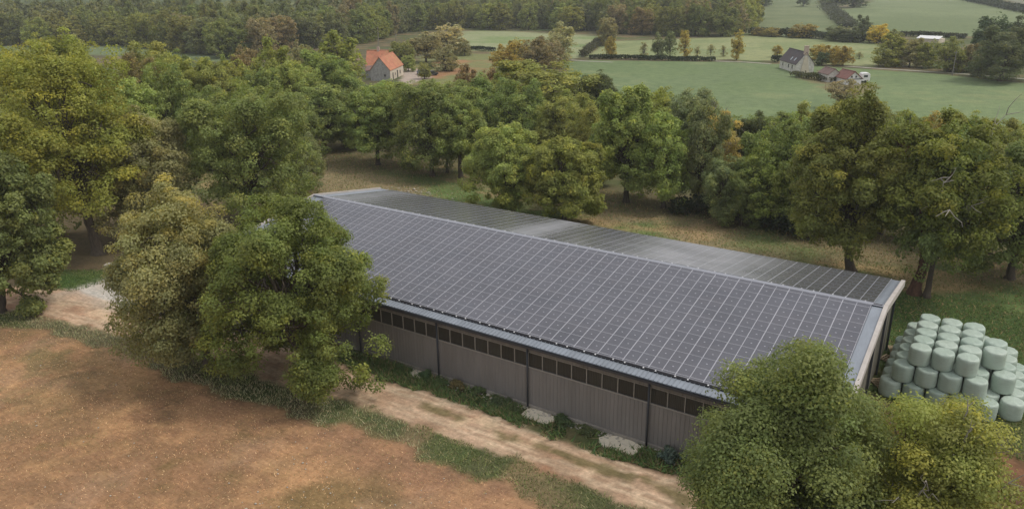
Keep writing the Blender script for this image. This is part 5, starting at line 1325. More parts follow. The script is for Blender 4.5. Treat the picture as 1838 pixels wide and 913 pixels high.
# translucent strip windows, one pane of profiled sheet each
def pane_mat():
    m_, nt_ = new_mat('brown_translucent_sheet'); n_ = N(nt_)
    tc = n_('ShaderNodeTexCoord').outputs['Object']; oi = n_('ShaderNodeObjectInfo').outputs['Random']
    a = n_.noise(1.2, 4, .6, n_('ShaderNodeMapping', {'Vector': tc, 'Scale': (4, 1, .5)}).outputs[0])
    c = n_.mix(a, (.030, .029, .025, 1), (.048, .045, .038, 1))
    c = n_.mix(1.0, c, n_.ramp(oi, [(0, g4(.8)), (1, g4(1.25))]), 'MULTIPLY')
    p = n_('ShaderNodeBsdfPrincipled', {'Base Color': c, 'Roughness': .28, 'Specular IOR Level': .35})
    n_('ShaderNodeOutputMaterial', {'Surface': p.outputs[0]}); return m_
M['pane'] = pane_mat()
PITCHW = 1.057
pw = None
for i in range(int((X1-X0)/PITCHW)):
    xc = 24.42+PITCHW*(i-22)+PITCHW/2
    if xc-PITCHW/2 < X0 or xc+PITCHW/2 > X1: continue
    if pw is None:
        mb = MB()
        for k_ in range(9):
            a = -.51+k_*1.02/9; b2 = a+1.02/18; c_ = a+1.02/9
            mb.face([(a, -.0, ZS), (b2, -.02, ZS), (b2, -.02, ZT), (a, 0, ZT)]); mb.face([(b2, -.02, ZS), (c_, 0, ZS), (c_, 0, ZT), (b2, -.02, ZT)])
        pw = mb.build('window', M['pane'], barn, (xc+BO[0], yw+.045, 0))
        fb = MB(); fb.box(-PITCHW/2-.022, -PITCHW/2+.022, -.06, 0, ZS+.001, ZT+.03); fb.box(-PITCHW/2+.022, PITCHW/2-.022, -.055, -.01, ZT+.0, ZT+.03)
        pf = fb.build('frame', M['trim'], pw, (0, 0, 0))
    else:
        c1 = pw.copy(); col.objects.link(c1); c1.parent = barn; c1.location = (xc+BO[0], yw+.045, 0)
        c2 = pf.copy(); col.objects.link(c2); c2.parent = c1
# downpipes
for x in (9.0, 16.9, 24.42, 31.82, 40.22, 48.1):
    m = MB(); m.tube((x, yw-.13, .0), (x, yw-.13, HE-.45), .062, .062, 10); m.tube((x, yw-.13, HE-.45), (x, -WF-.02, HE-.2), .062, .062, 10)
    m.build('downpipe', M['pipe'], barn, BO, smooth=True)
# end walls and back wall
def gable(xg, name, open_front):
    m = MB(); bw = .21; y = yw+.02; rs = random.Random(9); first = True
    while y < ywb-.02:
        y1 = min(y+bw*.9, ywb); top = min(zf(y), zf(y1))-.36
        if open_front and y > -7.6 and first: m.build(name, M['board'], barn, BO); m = MB(); first = False
        if not (open_front and -10.9 < y < -7.6):
            dx = rs.uniform(0, .03); m.box(xg-.03-dx, xg+.0-dx, y, y1, .3 if not open_front else .12, top)
        y += bw
    return m.build(name, M['board'], barn, BO)
gable(LB-.52, 'gable_wall', True); gable(.55, 'gable_wall', False)
m = MB(); y = yw
while y < ywb-.1:
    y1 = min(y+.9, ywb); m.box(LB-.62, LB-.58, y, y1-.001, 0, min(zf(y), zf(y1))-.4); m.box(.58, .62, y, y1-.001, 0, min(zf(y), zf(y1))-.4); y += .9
m.build('dark_interior_sheet', M['dark_in'], barn, BO)  # near-black sheets behind the gable boards, painted as unlit interior
for yy in (yw+.0, -8.9, -4.5, .0, 4.4, ywb-.12):
    m = MB(); m.box(LB-.50, LB-.36, yy, yy+.14, 0, zf(yy)-.37); m.build('post', M['pipe'], barn, BO)
m = MB(); m.box(.5, LB-.6, ywb-.02, ywb+.04, .0, HB-.12); m.build('back_wall', M['clad'], barn, BO)
m = MB(); m.box(.1, LB-.3, WBK, WBK+.1, HB-.2, HB-.04); m.build('back_gutter', M['zinc'], barn, BO)

# ------------------------------------------------------------------ wrapped round bales
def bale_mesh(seed):
    rs = np.random.RandomState(seed)
    Rb, Hb = .668, 1.2; n_ = 40
    prof = [(0, 0), (.45, .004), (.58, .02), (.635, .06), (.662, .14), (.668, .35), (.672, .62), (.668, .88), (.66, 1.06), (.634, 1.145), (.585, 1.185), (.48, 1.20), (.30, 1.205), (0, 1.208)]
    V = []; ph = rs.rand(6)*6.28
    for (r, z) in prof:
        for i in range(n_):
            t = 2*PI*i/n_
            k = 1+.018*math.sin(2*t+ph[0]+z)+.010*math.sin(5*t+ph[1]+z*3)+.005*math.sin(9*t+ph[2])
            V.append((r*k*math.cos(t), r*k*math.sin(t), z+(.022*math.sin(2*t+ph[3])+.012*math.sin(7*t+ph[4]))*(r/.66 if z > .6 else 0)))
    F = []
    for j in range(len(prof)-1):
        for i in range(n_):
            F.append((j*n_+i, j*n_+(i+1) % n_, (j+1)*n_+(i+1) % n_, (j+1)*n_+i))
    return np_mesh('bale', np.array(V), np.array(F), [M['wrap']], smooth=True)
BM = [bale_mesh(i) for i in range(5)]
rb = random.Random(3)
ORD = ['first', 'second', 'third', 'fourth', 'fifth', 'sixth', 'seventh']
def bale(x, y, z, lay, i, j):
    o = link('round_bale', BM[rb.randint(0, 4)], None, (x+rb.uniform(-.02, .02), y+rb.uniform(-.02, .02), z))
    o.rotation_euler = (R(rb.uniform(-.8, .8)), R(rb.uniform(-.8, .8)), rb.uniform(0, 6.28)); s = rb.uniform(.975, 1.0); o.scale = (s, s, 1)
    tag(o, 'pale green wrapped bale, %s layer, %s from the left, %s row from the front' % (lay, ORD[i], ORD[j]), 'bale', 'wrapped round bales stacked beside the barn')
for i in range(6):
    for j in range(6):
        y0 = 2.1+1.33*j
        if i == 5: y0 = 3.0+1.33*j
        if i == 5 and j > 4: continue
        bale(51.52+1.365*i, y0, 0.0, 'bottom', i, j)
for i in range(5):
    for j in range(6):
        if i == 4 and j in (0,): continue
        if i == 4 and j > 4: continue
        y0 = 2.32+1.33*j if i < 4 else 2.65+1.33*j
        bale(52.08+1.375*i+(.1 if i == 4 else 0), y0, 1.205, 'middle', i, j-(1 if i == 4 else 0))
for i in range(4):
    for j in range(5):
        if i == 3 and j not in (1, 2): continue
        y0 = 2.75+1.32*j if i < 3 else 3.4+1.33*j
        bale(52.85+1.355*i, y0, 2.41, 'top', i, j-(1 if i == 3 else 0))

# timber scraps between barn and bales, small concrete block, stones, slabs
def pallet(x, y, rz, tilt, label):
    r = empty('pallet', (x, y, 0), rz)
    m = MB()
    for k_ in range(6): m.box(-.5, .5, -.58+k_*.21, -.47+k_*.21, .10, .125)
    m.build('deck', M['wood'], r).rotation_euler = (tilt, 0, 0)
    m = MB()
    for xx in (-.45, 0, .41): m.box(xx, xx+.06, -.6, .6, .0, .098)
    m.build('bearer', M['wood'], r).rotation_euler = (tilt, 0, 0)
    tag(r, label, 'pallet')
x_, y_ = (50.74, 9.28)
pallet(51.0, 9.0, .3, .0, 'pale wooden pallet lying behind the back left corner of the bale stack')
pallet(50.85, 7.2, 1.2, .0, 'pale wooden pallet between the barn end and the bales')
pallet(50.8, 3.2, .7, .0, 'pale wooden pallet nearest the front, squeezed between barn and bales')
bx_, by_ = (-16.34, -12.10)
m = MB(); m.box(-.55, .55, -.35, .35, 0, .62); m.box(-.42, .42, -.25, .25, .622, .66)
ob = m.build('concrete_block', M['stone'], None, (bx_, by_, 0), bevel=.05); ob.rotation_euler = (0, 0, .5); tag(ob, 'pale block standing at the edge of the lawn by the gravel yard', 'block')

def slab(u0, x, w, dpt, label, seed):
    rs = random.Random(seed); pts = []
    for k_ in range(14):
        a = 2*PI*k_/14; rr = 1+rs.uniform(-.09, .09)
        ex = abs(math.cos(a))**.6*math.copysign(1, math.cos(a)); ey = abs(math.sin(a))**.6*math.copysign(1, math.sin(a))
        pts.append((ex*w/2*rr, ey*dpt/2*rr))
    m = MB(); top = [(a, b, .05) for a, b in pts]; bot = [(a, b, -.02) for a, b in pts]
    m.face(top)
    for k_ in range(14): m.face([bot[k_], bot[(k_+1) % 14], top[(k_+1) % 14], top[k_]])
    o = m.build('limestone_slab', M['slab'], None, (x, yw-.12-dpt/2, 0)); tag(o, label, 'slab')
slab(0, 22.9, 1.4, .95, 'pale limestone slab at the foot of the wall, left of the left visible downpipe', 1)
slab(0, 33.0, 2.2, 1.25, 'pale limestone slab just right of the middle downpipe', 2)
slab(0, 38.8, 2.6, 1.45, 'largest pale slab, left of the right-hand downpipe', 3)

def stones(name, pts, rmin, rmax, label, mat, seed):
    rs = np.random.RandomState(seed); V = []; F = []
    ico = np.array([(0, 0, 1), (.9, 0, .3), (.28, .85, .3), (-.72, .52, .3), (-.72, -.52, .3), (.28, -.85, .3), (0, 0, -.6)])
    fc = [(0, 1, 2), (0, 2, 3), (0, 3, 4), (0, 4, 5), (0, 5, 1), (6, 2, 1), (6, 3, 2), (6, 4, 3), (6, 5, 4), (6, 1, 5)]
    for (x, y) in pts:
        r = rs.uniform(rmin, rmax)*(1.8 if rs.rand() < .06 else 1); b = len(V)
        q = ico*rs.uniform(.6, 1.3, (7, 3))*r*np.array([1, 1, .7])+np.array([x, y, r*.25]); V += q.tolist(); F += [tuple(b+i for i in f) for f in fc]
    o = link(name, np_mesh(name, np.array(V), None, [mat], tris=np.array(F))); tag(o, label, name.replace('_', ' '), kind='stuff')
rs = np.random.RandomState(7)
P = np.stack([rs.uniform(-25, 42, 9000), rs.uniform(-46, -18, 9000)], 1)
s_ = sdf(P[:, 0], P[:, 1], FIELD); keep = (s_ > .6) & (rs.rand(9000) < .03+.22*sstep(.45, .7, fbm(P[:, 0], P[:, 1], .12, 71)))
stones('field_stones', P[keep], .03, .075, 'small white stones scattered over the reddish field', M['stone'], 1)
P = np.stack([rs.normal(0, 1, 140), rs.normal(0, 1, 140)], 1); P = P*np.array([2.6, .9])+np.array((-8.33, 24.85))
stones('stone_scatter', P[:90], .06, .14, 'patch of pale stones on the pasture behind the barn', M['stone'], 2)
P = np.stack([rs.uniform(22, 47, 500), yw-.15-np.abs(rs.normal(0, .35, 500))], 1)
stones('rubble', P, .04, .12, 'loose pale rubble along the foot of the barn wall', M['stone'], 3)

# ------------------------------------------------------------------ grass and weeds (blades as real geometry)
def blades(name, pts, hgt_, wid, cols, label, seed, lean=.5):
    rs = np.random.RandomState(seed); n_ = len(pts)
    a = rs.rand(n_)*2*PI; w = wid*rs.uniform(.6, 1.4, n_); h = hgt_*rs.uniform(.4, 1.3, n_)
    dx = np.cos(a)*w/2; dy = np.sin(a)*w/2; l = rs.normal(0, lean, (n_, 2))*h[:, None]
    z0 = np.zeros(n_)
    A = np.stack([pts[:, 0]-dx, pts[:, 1]-dy, z0], 1); B = np.stack([pts[:, 0]+dx, pts[:, 1]+dy, z0], 1)
    T = np.stack([pts[:, 0]+l[:, 0], pts[:, 1]+l[:, 1], h], 1)
    V = np.stack([A, B, T], 1).reshape(-1, 3); F = np.arange(n_*3).reshape(-1, 3)
    ci = rs.randint(0, len(cols), n_); c = np.array(cols)[ci]*1.75*rs.uniform(.65, 1.35, (n_, 1)); c = np.repeat(c, 3, 0)
    o = link(name, np_mesh(name, V, None, [M['blade']], tris=F, colors=c)); tag(o, label, 'grass' if 'grass' in name else 'weeds', kind='stuff')
def scatter(x0, x1, y0, y1, n_, cond, seed):
    rs = np.random.RandomState(seed); P = np.stack([rs.uniform(x0, x1, n_), rs.uniform(y0, y1, n_)], 1); k_ = cond(P, rs); return P[k_]
gr = srgb
def verge_cond(P, rs):
    d1 = sdf(P[:, 0], P[:, 1], FIELD)+(fbm(P[:, 0], P[:, 1], .5, 20, 5)-.5)*2.4; d2 = sdf(P[:, 0], P[:, 1], TRACK)+(fbm(P[:, 0], P[:, 1], .7, 20, 5)-.5)*1.6
    return (d1 < .1) & (d1 > -4.2) & (d2 < .1) & (rs.rand(len(P)) < .35+.9*fbm(P[:, 0], P[:, 1], .6, 81))
Pv = scatter(-25, 52, -36, -14, 190000, verge_cond, 1)
dry = fbm(Pv[:, 0], Pv[:, 1], .12, 82)+np.where(Pv[:, 0] < 22, .16, -.03)
blades('verge_grass', Pv[dry < .55], .15, .055, [gr(104, 110, 66), gr(112, 116, 76), gr(142, 134, 100), gr(92, 102, 62)], 'grass strip between the dirt track and the reddish field', 1)
blades('dry_grass', Pv[dry >= .55], .20, .045, [gr(150, 142, 112), gr(146, 132, 104), gr(120, 124, 86), gr(134, 136, 104)], 'bleached dry grass along the field edge under the big oak', 2)
def slabfree(P):
    k_ = np.ones(len(P))
    for xs_, w_, d_ in ((22.9, 1.5, 1.1), (33.0, 2.2, 1.4), (38.8, 2.6, 1.6)): k_ *= 1-((np.abs(P[:, 0]-xs_) < w_/2) & (P[:, 1] > yw-d_))*.97
    return k_
def weed_cond(P, rs):
    d2 = sdf(P[:, 0], P[:, 1], TRACK)+(fbm(P[:, 0], P[:, 1], .7, 20, 5)-.5)*1.6
    band = -12.15-P[:, 1]
    return (d2 < .0) & (band > 0) & (band < 3.6) & (rs.rand(len(P)) < sstep(.44, .68, fbm(P[:, 0], P[:, 1], .45, 83)+.10*np.exp(-((band-1.3)/.9)**2))*slabfree(P))
Pw = scatter(14, 50, -17, -12, 70000, weed_cond, 2)
blades('weeds', Pw, .30, .10, [gr(84, 106, 62), gr(98, 114, 68), gr(74, 94, 58), gr(118, 108, 78)], 'low green weeds growing between the barn wall and the dirt track', 3, .7)
def fieldc(P, rs): return (sdf(P[:, 0], P[:, 1], FIELD) > .2) & (rs.rand(len(P)) < .25+.8*fbm(P[:, 0], P[:, 1], .25, 84))
Pf = scatter(-28, 42, -44, -18, 110000, fieldc, 3)
blades('stubble_grass', Pf, .06, .04, [gr(176, 140, 102), gr(160, 122, 88), gr(192, 164, 126), gr(122, 114, 76), gr(146, 112, 82)], 'short dry stubble covering the reddish field', 4, 1.2)
def lawnc(P, rs): return (sdf(P[:, 0], P[:, 1], RIGHTLAWN) > -.5) | (sdf(P[:, 0], P[:, 1], LAWN) > -.3)
blades('short_grass', np.concatenate([scatter(38, 78, -2, 22, 70000, lawnc, 5), scatter(-26, -2, -18, -4, 26000, lawnc, 6)]), .12, .07, [gr(76, 94, 50), gr(86, 100, 56), gr(66, 84, 44)], 'short green grass behind the bales and beside the gravel yard', 5, .8)
def pastc(P, rs):
    return (P[:, 1] > 9.8) & (rs.rand(len(P)) < .2+.9*fbm(P[:, 0], P[:, 1], .2, 85))
blades('pasture_grass', scatter(-45, 62, 9.8, 38, 120000, pastc, 7), .16, .08, [gr(120, 108, 78), gr(92, 104, 60), gr(140, 118, 86), gr(104, 96, 64), gr(84, 104, 54)], 'rough tan and green grass of the pasture behind the barn', 6, .9)

# leafy bushes by the wall, one by one
def bush_mesh(seed, nl, ls, colr):
    rs = np.random.RandomState(seed); nc = 16
    cc = unit(rs.normal(size=(nc, 3)))*rs.uniform(.2, .75, (nc, 1)); cc[:, 2] = np.abs(cc[:, 2])*.9+.18
    ci = rs.randint(0, nc, nl); v = unit(rs.normal(size=(nl, 3))+np.array([0, 0, .5])); pos = cc[ci]+v*.32*rs.uniform(.4, 1, (nl, 1)); pos[:, 2] = np.maximum(pos[:, 2], .03)
    nr = unit(v+rs.normal(0, .5, (nl, 3))); t1 = unit(np.cross(nr, rs.normal(size=(nl, 3)))); t2 = np.cross(nr, t1); s = ls*rs.uniform(.6, 1.3, (nl, 1))
    V = np.stack([pos-t1*s*.6, pos-t2*s*.3, pos+t1*s*.6, pos+t2*s*.3], 1).reshape(-1, 3)
    return np_mesh('bush', V, np.arange(nl*4).reshape(-1, 4), [M['leaf']], face_attr={'hue': np.clip(rs.rand(nc)[ci]*.6+rs.normal(0, .1, nl), 0, 1), 'val': np.clip(rs.normal(.5, .2, nl), 0, 1)})
bmesh_ = [bush_mesh(i, 2600, .13, None) for i in range(3)]
def bush(x, y, r, h, c, label, name='bush', i=0):
    o = link(name, bmesh_[i % 3], None, (x, y, 0)); o.scale = (r, r, h*.72); o.rotation_euler = (0, 0, x*3.1); o.color = (c[0]*2.5, c[1]*1.9, c[2]*2.2, 1); tag(o, label, 'bush')
X_, Y_ = (41.91, -12.36)
bush(X_, Y_-.0, .95, 1.15, (.065, .115, .085), 'blue-green rounded bush at the wall near the bottom right tree')
for (p_, r, h, c, lb, i) in (
        ((21.16, -12.54), .7, .5, (.07, .12, .045), 'low green weed bush left of the left slab', 1),
        ((23.57, -12.57), .8, .75, (.06, .12, .05), 'green weed bush right of the left slab, by the downpipe', 2),
        ((25.10, -12.73), .8, .6, (.065, .12, .045), 'green weed bush at the foot of the left visible downpipe', 0),
        ((26.39, -12.38), .75, .8, (.11, .12, .05), 'yellowish weed bush along the wall', 1),
        ((28.05, -12.32), .8, .55, (.07, .12, .045), 'flat weed bush in the weeds, left of the middle downpipe', 2),
        ((29.88, -12.53), .95, .7, (.06, .10, .045), 'dark green weed bush left of the middle downpipe', 0),
        ((31.22, -12.76), .8, .45, (.07, .11, .045), 'low weed bush in front of the middle downpipe', 1),
        ((34.76, -12.35), 1.0, .6, (.055, .10, .04), 'dark green weed bush right of the middle slab', 2),
        ((36.42, -12.64), .8, .5, (.07, .11, .045), 'low weed bush left of the largest slab', 0),
        ):
    bush(p_[0], p_[1], r, h, c, lb, i=i)


# ------------------------------------------------------------------ hedges
def hedge(name, pts, w, h, c, label, seed, ls=.42, dens=60):
    rs = np.random.RandomState(seed); P = np.array(pts, float); out = []
    tot = 0
    for a, b in zip(P[:-1], P[1:]):
        L_ = np.linalg.norm(b-a); k_ = int(L_*dens*w); t = rs.rand(k_, 1); q = a+(b-a)*t
        n_ = np.array([-(b-a)[1], (b-a)[0]])/L_; hh = h*(.6+.8*fbm(q[:, 0], q[:, 1], .25, seed, 3))
        q = q+n_*rs.normal(0, w*.3, (k_, 1)); z = hh*np.sqrt(rs.rand(k_)); out.append(np.concatenate([q, z[:, None]], 1))
    pos = np.concatenate(out); nl = len(pos)
    nr = unit(rs.normal(size=(nl, 3))+np.array([0, 0, .5])); t1 = unit(np.cross(nr, rs.normal(size=(nl, 3)))); t2 = np.cross(nr, t1); s = ls*rs.uniform(.6, 1.3, (nl, 1))
    V = np.stack([pos-t1*s*.6, pos-t2*s*.4, pos+t1*s*.6, pos+t2*s*.4], 1).reshape(-1, 3)
    me = np_mesh(name, V, np.arange(nl*4).reshape(-1, 4), [M['leaf']], face_attr={'hue': rs.rand(nl)*.6, 'val': np.clip(rs.normal(.5, .2, nl), 0, 1)})
    o = link(name, me); o.color = (*c, 1); tag(o, label, 'hedge')
hedge('hedge', [(-62.42, 176.44), (-51.67, 179.56), (-37.76, 182.44), (-24.31, 186.93)], 1.6, 1.5, (.045, .06, .03), 'low dark hedge between the large meadow and the roadside trees', 1)
hedge('hedge', [(-118.37, 186.44), (-111.06, 185.06), (-104.37, 183.56)], 1.5, 1.3, (.04, .055, .028), 'short dark clipped hedge below the small left meadow', 2)
hedge('hedge', [(-66.78, 180.03), (-75.76, 202.74), (-86.42, 232.63), (-90.33, 248.02)], 2.4, 2.0, (.10, .095, .06), 'greyish hedge climbing from the track corner to the far wood', 3)
hedge('hedge', [(-107.37, 723.45), (-54.00, 490.56), (-27.94, 391.97), (-15.65, 344.23)], 6, 2.5, (.10, .105, .075), 'grey hedge running down between the two upper fields', 4, .9, 12)
hedge('hedge', [(-45.24, 290.66), (-33.34, 285.85), (-14.06, 278.83), (2.03, 269.31), (13.84, 266.76)], 4, 2.6, (.06, .07, .04), 'mixed hedge along the foot of the upper fields', 5, .8, 16)
hedge('hedge', [(11.46, 303.51), (26.59, 303.66), (34.99, 298.65)], 3, 1.8, (.07, .075, .05), 'thin hedge above the long white shed', 6, .8, 16)
hedge('hedge', [(-11.56, 760.73), (26.27, 605.93), (53.95, 492.66), (76.21, 392.34)], 6, 3.2, (.05, .06, .04), 'dark hedge crossing the top right corner', 7, 1.1, 9)
hedge('hedge', [(-8.47, 190.93), (-7.29, 191.47), (-5.88, 190.50)], 1.6, 1.9, (.035, .05, .03), 'small dark clipped hedge block at the left end of the farmhouse', 8, .35, 120)
hedge('hedge', [(5.52, 161.73), (9.08, 158.57), (12.87, 156.89), (17.33, 154.54)], 3.0, 1.5, (.10, .10, .055), 'scrubby garden hedge below the farmhouse', 9, .5, 24)
hedge('hedge', [(23.72, 32.76), (28.66, 36.91), (34.72, 33.87), (39.00, 30.96)], 3.0, 1.9, (.05, .065, .035), 'dark brambles lining the ditch behind the barn', 10, .35, 60)
hedge('hedge', [(-273.10, 939.22), (-205.08, 892.80), (-143.66, 892.52), (-97.64, 892.31), (-89.47, 1079.57)], 10, 5, (.055, .065, .04), 'tall hedge along the top of the upper field', 11, 1.6, 5)

# pale farm track behind the meadow
def ribbon(name, pts, w, mat, z=.03):
    P = np.array(pts, float); V = []; F = []
    for i, p in enumerate(P):
        t = P[min(i+1, len(P)-1)]-P[max(i-1, 0)]; n_ = np.array([-t[1], t[0]])/np.linalg.norm(t); V += [(*(p+n_*w/2), z), (*(p-n_*w/2), z)]
    for i in range(len(P)-1): F.append((2*i, 2*i+1, 2*i+3, 2*i+2))
    m = MB(); m.v = V; m.f = F; m.mi = [0]*len(F); o = m.build(name, mat); tag(o, kind='structure')
M['lane'] = surf('pale_lane', (.36, .34, .28), .95, .3, .4)
ribbon('farm_lane', [(-24.31, 186.93), (-14.96, 187.91), (-7.28, 186.64)], 1.6, M['lane'])
ribbon('farm_lane', [(12.48, 189.74), (19.32, 188.56), (28.02, 187.06), (38.88, 185.59), (49.12, 183.02), (58.64, 179.50)], 1.7, M['lane'])
ribbon('farm_lane', [(-71.45, 172.31), (-66.23, 171.09), (-60.69, 170.12), (-51.40, 170.99)], 1.6, M['lane'])

# ------------------------------------------------------------------ houses
def house(name, corner, ang, W, Lh, he, hr, mats, label, over=.25, parts=None):
    """corner = ground corner; length axis at ang, width axis to its left (W may be negative)"""
    r = empty(name, (corner[0], corner[1], 0), ang)
    w0, w1 = (0, W) if W > 0 else (W, 0)
    wm = (w0+w1)/2
    m = MB()
    for y in (w0, w1-.25): m.box(0, Lh, y, y+.25, -.3, he)
    for x in (0, Lh-.25):
        m.hexa([(x, w0+.25, -.3), (x+.25, w0+.25, -.3), (x+.25, w1-.25, -.3), (x, w1-.25, -.3), (x, w0+.25, he), (x+.25, w0+.25, he), (x+.25, w1-.25, he), (x, w1-.25, he)])
        m.v += [(x, w0+.01, he), (x+.25, w0+.01, he), (x+.25, w1-.01, he), (x, w1-.01, he), (x, wm, hr-.06), (x+.25, wm, hr-.06)]
        b = len(m.v)-6
        for f in ((b, b+3, b+4), (b+1, b+5, b+2), (b, b+4, b+5, b+1), (b+3, b+2, b+5, b+4)): m.f.append(f); m.mi.append(0)
    m.build('wall', mats[0], r)
    sl = (hr-he)/((w1-w0)/2); m = MB()
    for s in (-1, 1):
        ye = w0-over if s < 0 else w1+over; ze = he-over*sl
        a, b = (ye, wm) if s < 0 else (wm, ye)
        z = lambda y: hr-abs(y-wm)*sl
        m.hexa([(-over, a, z(a)), (Lh+over, a, z(a)), (Lh+over, b, z(b)), (-over, b, z(b)), (-over, a, z(a)+.14), (Lh+over, a, z(a)+.14), (Lh+over, b, z(b)+.14), (-over, b, z(b)+.14)])
    rf = m.build('roof', mats[1], r)
    m = MB(); m.box(-over, Lh+over, wm-.12, wm+.12, hr+.08, hr+.2); m.build('ridge_tile', mats[1], rf)
    tag(r, label, 'house')
    return r, rf, (w0, w1, wm, sl)
def opening(r, plane, a, b, z0, z1, at, mat=None, nm='window'):
    """plane 'y' = on a long wall (a..b along the house), 'x' = on a gable (a..b across)"""
    m = MB(); f = MB(); s = .03 if at[1] > 0 else -.03; p = at[0]
    if plane == 'y':
        m.box(a, b, min(p, p+s), max(p, p+s), z0, z1); f.box(a-.08, b+.08, min(p, p+s*1.6), max(p, p+s*1.6), z0-.1, z0-.001)
    else:
        m.box(min(p, p+s), max(p, p+s), a, b, z0, z1); f.box(min(p, p+s*1.6), max(p, p+s*1.6), a-.08, b+.08, z0-.1, z0-.001)
    w = m.build(nm, mat or M['opening'], r)
    if nm == 'window': f.build('sill', M['trim'], w)
    return w

h1, rf1, q1 = house('stone_house', (-85.5, 106.54), 2.02, 5.38, 13.2, 2.86, 6.11, (M['rubble'], M['tile']), 'stone house with orange tiled roof and grey gable facing the orchard', .2)
m = MB(); m.box(.0, 13.2, -.06, -.002, 0, 2.75); m.build('rendered_front', M['render_w'], h1)
opening(h1, 'y', 2.2, 3.0, 0, 1.9, (-.062, -1), nm='door'); opening(h1, 'y', 6.6, 7.6, 0, 2.0, (-.062, -1), nm='door'); opening(h1, 'y', 9.4, 10.2, .8, 1.7, (-.062, -1)); opening(h1, 'y', 4.6, 5.1, 1.0, 1.6, (-.062, -1))
opening(h1, 'x', 1.2, 1.6, 1.1, 1.7, (0, -1))
h1b, rf1b, q = house('stone_house', (-97.5, 110.5), .55, 6.0, 5.6, 3.1, 6.7, (M['rubble'], M['tile']), 'second orange-roofed house half hidden behind the grey gable house', .3)
m = MB(); m.box(2.6, 3.3, 2.7, 3.3, 6.2, 7.7); m.build('chimney', M['brick'], rf1b)
m = MB(); m.tube((2.95, 3.0, 7.7), (2.95, 3.0, 10.2), .05, .03, 6); m.build('aerial', M['wire'], rf1b)
m = MB(); m.hexa([(.3, -3.2, 0), (4.5, -3.2, 0), (4.5, -.02, 0), (.3, -.02, 0), (.3, -3.2, 1.9), (4.5, -3.2, 1.9), (4.5, -.02, 2.3), (.3, -.02, 2.3)]); m.build('lean_to', M['rubble'], h1b)
m = MB(); m.hexa([(.1, -3.5, 1.92), (4.7, -3.5, 1.92), (4.7, .0, 2.95), (.1, .0, 2.95), (.1, -3.5, 2.05), (4.7, -3.5, 2.05), (4.7, .0, 3.08), (.1, .0, 3.08)]); m.build('lean_to_roof', M['tile_grey'], h1b)

h2, rf2, q2 = house('farmhouse', (4.23, 168.37), 2.18, -4.87, 12.0, 2.36, 5.31, (M['stonewall'], M['tile_dark']), 'pale stone farmhouse with a dark roof and two small skylights in the meadow', .2)
opening(h2, 'y', 2.3, 3.0, .9, 1.8, (0.0, 1)); opening(h2, 'y', 5.0, 5.7, .9, 1.8, (0.0, 1)); opening(h2, 'y', 9.4, 9.9, 1.0, 1.7, (0.0, 1))
opening(h2, 'x', -2.9, -2.3, 1.5, 2.1, (0, -1))
w0, w1, wm, sl = q2
for xx in (2.5, 5.0):
    m = MB(); ya, yb = -.95, -.35; z = lambda y: 5.31-abs(y-wm)*sl+.14
    m.hexa([(xx, ya, z(ya)+.005), (xx+.5, ya, z(ya)+.005), (xx+.5, yb, z(yb)+.005), (xx, yb, z(yb)+.005), (xx, ya, z(ya)+.06), (xx+.5, ya, z(ya)+.06), (xx+.5, yb, z(yb)+.06), (xx, yb, z(yb)+.06)])
    m.build('skylight', M['skylight'], rf2)
m = MB(); m.hexa([(-.22, wm-1.2, 0), (-.002, wm-1.2, 0), (-.002, wm+1.2, 0), (-.22, wm+1.2, 0), (-.22, wm-.4, 4.2), (-.002, wm-.4, 4.2), (-.002, wm+.4, 4.2), (-.22, wm+.4, 4.2)]); m.build('chimney_breast', M['render_w'], h2)
m = MB(); m.box(-.15, .55, wm-.55, wm+.55, 4.6, 6.9); m.box(-.2, .6, wm-.6, wm+.6, 6.9, 7.05); m.build('chimney', M['brick'], rf2)
h3, rf3, q3 = house('outbuilding', (20.4, 151.0), 2.25, -3.7, 5.6, 1.5, 3.0, (M['white'], M['tile_red']), 'small white-walled outbuilding with a dull red roof near the caravan', .3)
opening(h3, 'x', -2.5, -2.1, 1.7, 2.1, (0, -1)); opening(h3, 'x', -1.4, -1.0, 1.7, 2.1, (0, -1)); h3['category'] = 'outbuilding'
m = MB(); m.box(-.12, -.03, -3.85, -.05, 1.25, 1.4); m.build('lintel', M['gutter'], h3)
h4, rf4, q4 = house('outbuilding', (15.6, 153.6), 2.25, -3.2, 5.0, 1.9, 3.1, (M['stonewall'], M['tile_grey']), 'small rubble outbuilding with a washed-out red roof beside the white-walled one', .2); h4['category'] = 'outbuilding'
opening(h4, 'x', -2.2, -1.6, .3, 1.3, (0, -1))
# long white shed top right
sx, sy = (20.84, 277.12); sx2, sy2 = (28.16, 275.20)
r = empty('long_shed', (sx, sy, 0), math.atan2(sy2-sy, sx2-sx)); L_ = math.hypot(sx2-sx, sy2-sy)
m = MB(); m.box(0, L_, 0, 6, 0, 1.4); m.build('wall', M['render_w'], r)
m = MB(); m.hexa([(-.2, -.3, 1.4), (L_+.2, -.3, 1.4), (L_+.2, 3, 2.2), (-.2, 3, 2.2), (-.2, -.3, 1.5), (L_+.2, -.3, 1.5), (L_+.2, 3, 2.3), (-.2, 3, 2.3)]); m.build('roof', M['white'], r)
tag(r, 'long low white shed behind the right-hand copse', 'shed')

